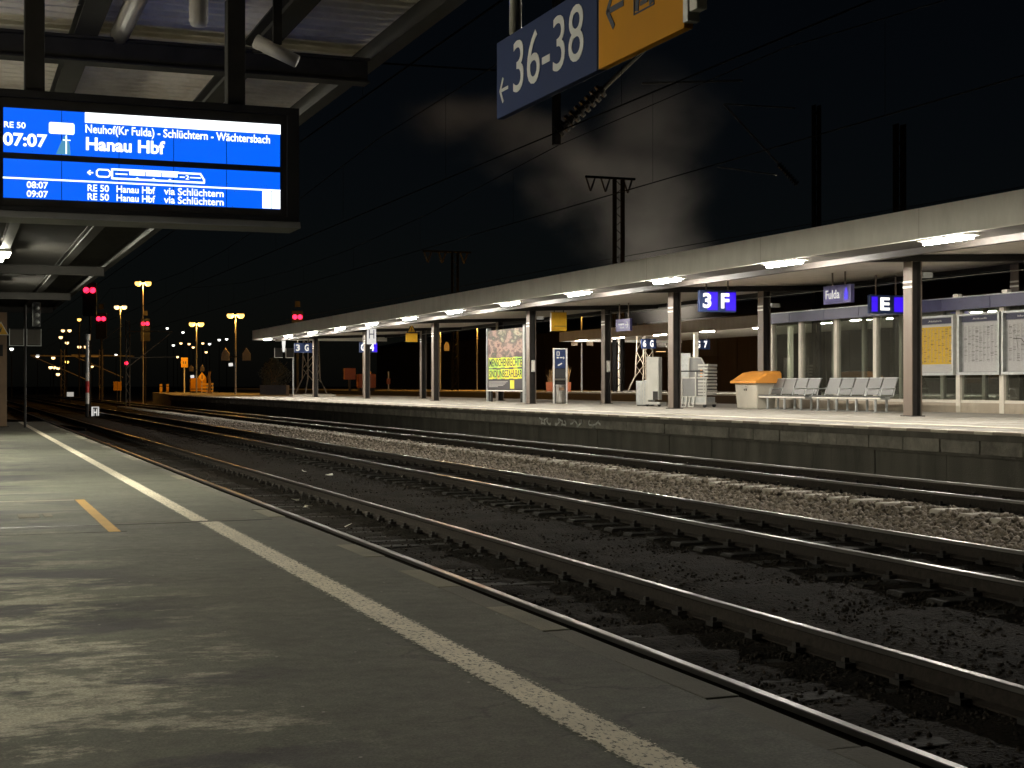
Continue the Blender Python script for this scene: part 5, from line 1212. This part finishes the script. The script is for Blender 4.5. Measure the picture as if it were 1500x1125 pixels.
# drop post with arm over the far track, seen below the 36-38 sign
x0, d0, z0 = (9.98, 24.02, 5.9); x1, d1, z1 = (12.52, 23.05, 8.51)
t = cantilever('catenary arm with dark insulator hanging below the 36-38 sign', 0, 0, (x0, d0, z0), (x1, d1, z1), 0, [])
MB().box(x0 - .06, x0 + .06, d0 - .06, d0 + .06, z0 - .2, 12.5).build('drop_post', M['dark'], t)
A = (32.24, 51.93, 9.66); T_ = (29.42, 53.0, 12.95); B = (32.94, 51.66, 9.52)
t = cantilever('catenary arm reaching left from the dim mast over the shelter', 0, 0, A, T_, 0, [[(29.42, 53.0, 12.95), (32.16, 51.96, 12.78)], [(29.16, 53.1, 10.38), (31.46, 52.23, 10.05)]])
for (a, c) in (((19.72, 40.64, 10.7), (22.61, 39.54, 10.79)),):
    t = thing('feeder_bar', 'short pale horizontal bar hanging in the dark sky', 'catenary part'); MB().tube([a, c], .035, 6).build('bar', M['wire_pale'], t)
def wire(label, pts, r=.009): 
    t = thing('overhead_wire', label, 'wire', (0, 0, 0), 0, 'overhead wires'); MB().tube(pts, r, 5).build('wire', M['wire'], t); return t
for x, zr, nm in ((5.1, -.325, 'near'), (8.9, -.165, 'middle'), (13.35, -.02, 'far')):
    wire('contact wire above the %s track' % nm, [(x, -5, zr + 5.6), (x, 62, zr + 5.6), (x, 130, zr + 5.6), (x, 230, zr + 5.6)], .012)
    pts = []
    for k in range(0, 25):
        y = -8 + k * 10; ph = ((y - 26) % 65) / 65; pts.append((x, y, zr + 6.3 + 1.25 * (2 * ph - 1) ** 2))
    t = wire('messenger wire above the %s track' % nm, pts, .010)
    dr = MB()
    for k in range(0, 20):
        y = 3 + k * 8; ph = ((y - 26) % 65) / 65; dr.tube([(x, y, zr + 5.6), (x, y, zr + 6.3 + 1.25 * (2 * ph - 1) ** 2)], .0035, 4)
    dr.build('dropper', M['wire'], t)
for x in (33.0, 37.0): wire(('lower' if x > 34 else 'upper') + ' sagging wire behind the island canopy', [(x, 0, 8.6), (x, 40, 8.0), (x, 80, 8.3), (x, 160, 8.4)], .015)
wire('dim cross-span wire right of the canopy edge', [(8.1, 29.02, 8.03), (9.23, 28.58, 7.95), (10.47, 28.11, 7.87)], .02)

# ---- litter on the track bed
for i, (x, y, lab) in enumerate(((6.9, 30.4, 'white paper scrap left of the middle track'), (7.1, 29.0, 'small white scrap beside the first scrap'), (5.3, 24.0, 'pale scrap between the near rails'), (5.2, 22.6, 'white scrap between the near rails closer by'), (5.0, 19.4, 'crumpled pale scrap on near sleepers'), (7.0, 8.2, 'small bluish scrap in the dirt at the right'), (10.9, 62.0, 'white scrap by the far track'))):
    b_ = MB(); rng = random.Random(i); z = bedz(x) + .03
    b_._add([(x + rng.uniform(-.09, .09), y + rng.uniform(-.09, .09), z + rng.uniform(0, .07)) for k in range(6)], [(0, 1, 2), (1, 3, 2), (2, 3, 4), (3, 5, 4)])
    tag(b_.build('paper_scrap', M['white']), lab, 'litter', 'litter on the tracks')

# ---- steam plume
def steam():
    b_ = MB(); b_.box(47, 92, 128, 160, 8, 42)
    o = b_.build('steam_plume', None) if False else None
    me = bpy.data.meshes.new('steam_plume')
    bm = bmesh.new(); bmesh.ops.create_cube(bm, size=1.0); bm.to_mesh(me); bm.free()
    o = bpy.data.objects.new('steam_plume', me); COL.objects.link(o)
    cx, cy, cz = (65.85, 151.49, 24.66)
    o.location = (cx, cy, cz); o.scale = (52, 18, 40); o.rotation_euler = (0, 0, R(-25))
    m = bpy.data.materials.new('steam'); m.use_nodes = True; t = m.node_tree; N = t.nodes.new; L = t.links.new
    t.nodes.remove(t.nodes['Principled BSDF'])
    vol = N('ShaderNodeVolumePrincipled'); vol.inputs['Color'].default_value = (0.90, 0.90, 0.86, 1); vol.inputs['Anisotropy'].default_value = 0.0
    L(vol.outputs[0], t.nodes['Material Output'].inputs['Volume'])
    tc = N('ShaderNodeTexCoord')
    def math_(op, a, b=None, clamp=False):
        n = N('ShaderNodeMath'); n.operation = op; n.use_clamp = clamp
        for i_, v in enumerate((a, b)):
            if v is None: continue
            if isinstance(v, (int, float)): n.inputs[i_].default_value = v
            else: L(v, n.inputs[i_])
        return n.outputs[0]
    nz = N('ShaderNodeTexNoise'); nz.inputs['Scale'].default_value = 5.5; nz.inputs['Detail'].default_value = 7; nz.inputs['Roughness'].default_value = 0.6; L(tc.outputs['Object'], nz.inputs['Vector'])
    nz2 = N('ShaderNodeTexNoise'); nz2.inputs['Scale'].default_value = 1.8; nz2.inputs['Detail'].default_value = 2; L(tc.outputs['Object'], nz2.inputs['Vector'])
    sx0 = N('ShaderNodeVectorMath'); sx0.operation = 'SUBTRACT'; L(nz2.outputs['Color'], sx0.inputs[0]); sx0.inputs[1].default_value = (.5, .5, .5)
    nz3 = N('ShaderNodeTexNoise'); nz3.inputs['Scale'].default_value = 6; nz3.inputs['Detail'].default_value = 5; L(tc.outputs['Object'], nz3.inputs['Vector'])
    sx3 = N('ShaderNodeVectorMath'); sx3.operation = 'SUBTRACT'; L(nz3.outputs['Color'], sx3.inputs[0]); sx3.inputs[1].default_value = (.5, .5, .5)
    w1 = N('ShaderNodeVectorMath'); w1.operation = 'MULTIPLY_ADD'; L(sx0.outputs[0], w1.inputs[0]); w1.inputs[1].default_value = (.32, .15, .32); L(tc.outputs['Object'], w1.inputs[2])
    w2 = N('ShaderNodeVectorMath'); w2.operation = 'MULTIPLY_ADD'; L(sx3.outputs[0], w2.inputs[0]); w2.inputs[1].default_value = (.20, .12, .20); L(w1.outputs[0], w2.inputs[2])
    sx = N('ShaderNodeSeparateXYZ'); L(w2.outputs[0], sx.inputs[0])
    dens = None
    # puffs: centre x, z and radii in the local unit cube (x to the right, z up)
    for (px, pz, rx, rz) in ((.17, .16, .14, .22), (.15, -.06, .13, .22), (.20, -.27, .12, .20), (.25, -.44, .14, .14), (.02, .02, .15, .13), (-.12, .08, .18, .10), (-.28, .14, .16, .07)):
        dx = math_('DIVIDE', math_('SUBTRACT', sx.outputs[0], px), rx); dz = math_('DIVIDE', math_('SUBTRACT', sx.outputs[2], pz), rz); dy = math_('DIVIDE', sx.outputs[1], .42)
        q = math_('ADD', math_('ADD', math_('MULTIPLY', dx, dx), math_('MULTIPLY', dz, dz)), math_('MULTIPLY', dy, dy))
        f = math_('SUBTRACT', 1.0, q, True)
        dens = f if dens is None else math_('MAXIMUM', dens, f)
    mod = math_('SUBTRACT', math_('MULTIPLY', math_('ADD', math_('MULTIPLY', nz.outputs['Fac'], .75), math_('MULTIPLY', nz2.outputs['Fac'], .25)), 2.4), .85, True)
    edge = math_('MULTIPLY', math_('MULTIPLY', dens, dens), math_('ADD', math_('MULTIPLY', mod, 1.15), .04))
    L(math_('MULTIPLY', edge, .075), vol.inputs['Density'])
    me.materials.append(m)
    o['kind'] = 'stuff'; tag(o, 'brownish steam plume drifting behind the catenary mast', 'steam')
    return cx, cy, cz
sc_ = steam()
# added floodlight, unseen behind the island roof, to light the steam from below
fx, fd, fz = (72.06, 143.77, 12.19)
t = thing('added_steam_light', 'added unseen floodlight for the steam behind the island canopy', 'lamp post', (fx, fd, -.6), R(-20))
MB().tube([(0, 0, 0), (0, 0, 5.5)], .12, 8, .08).build('pole', M['dark'], t)
MB().box(-.6, .6, -.2, .2, 5.5, 5.7).build('lamp_head', M['dark'], t); MB().box(-.5, .5, -.15, .15, 5.701, 5.73).build('lamp_glass', M['warm'], t)
fl_ = lamp_light(t, (0, 0, 5.9), (1.0, 0.88, 0.74), 3900, 'SPOT', .4, R(140)); fl_.rotation_euler = (R(180), 0, 0)
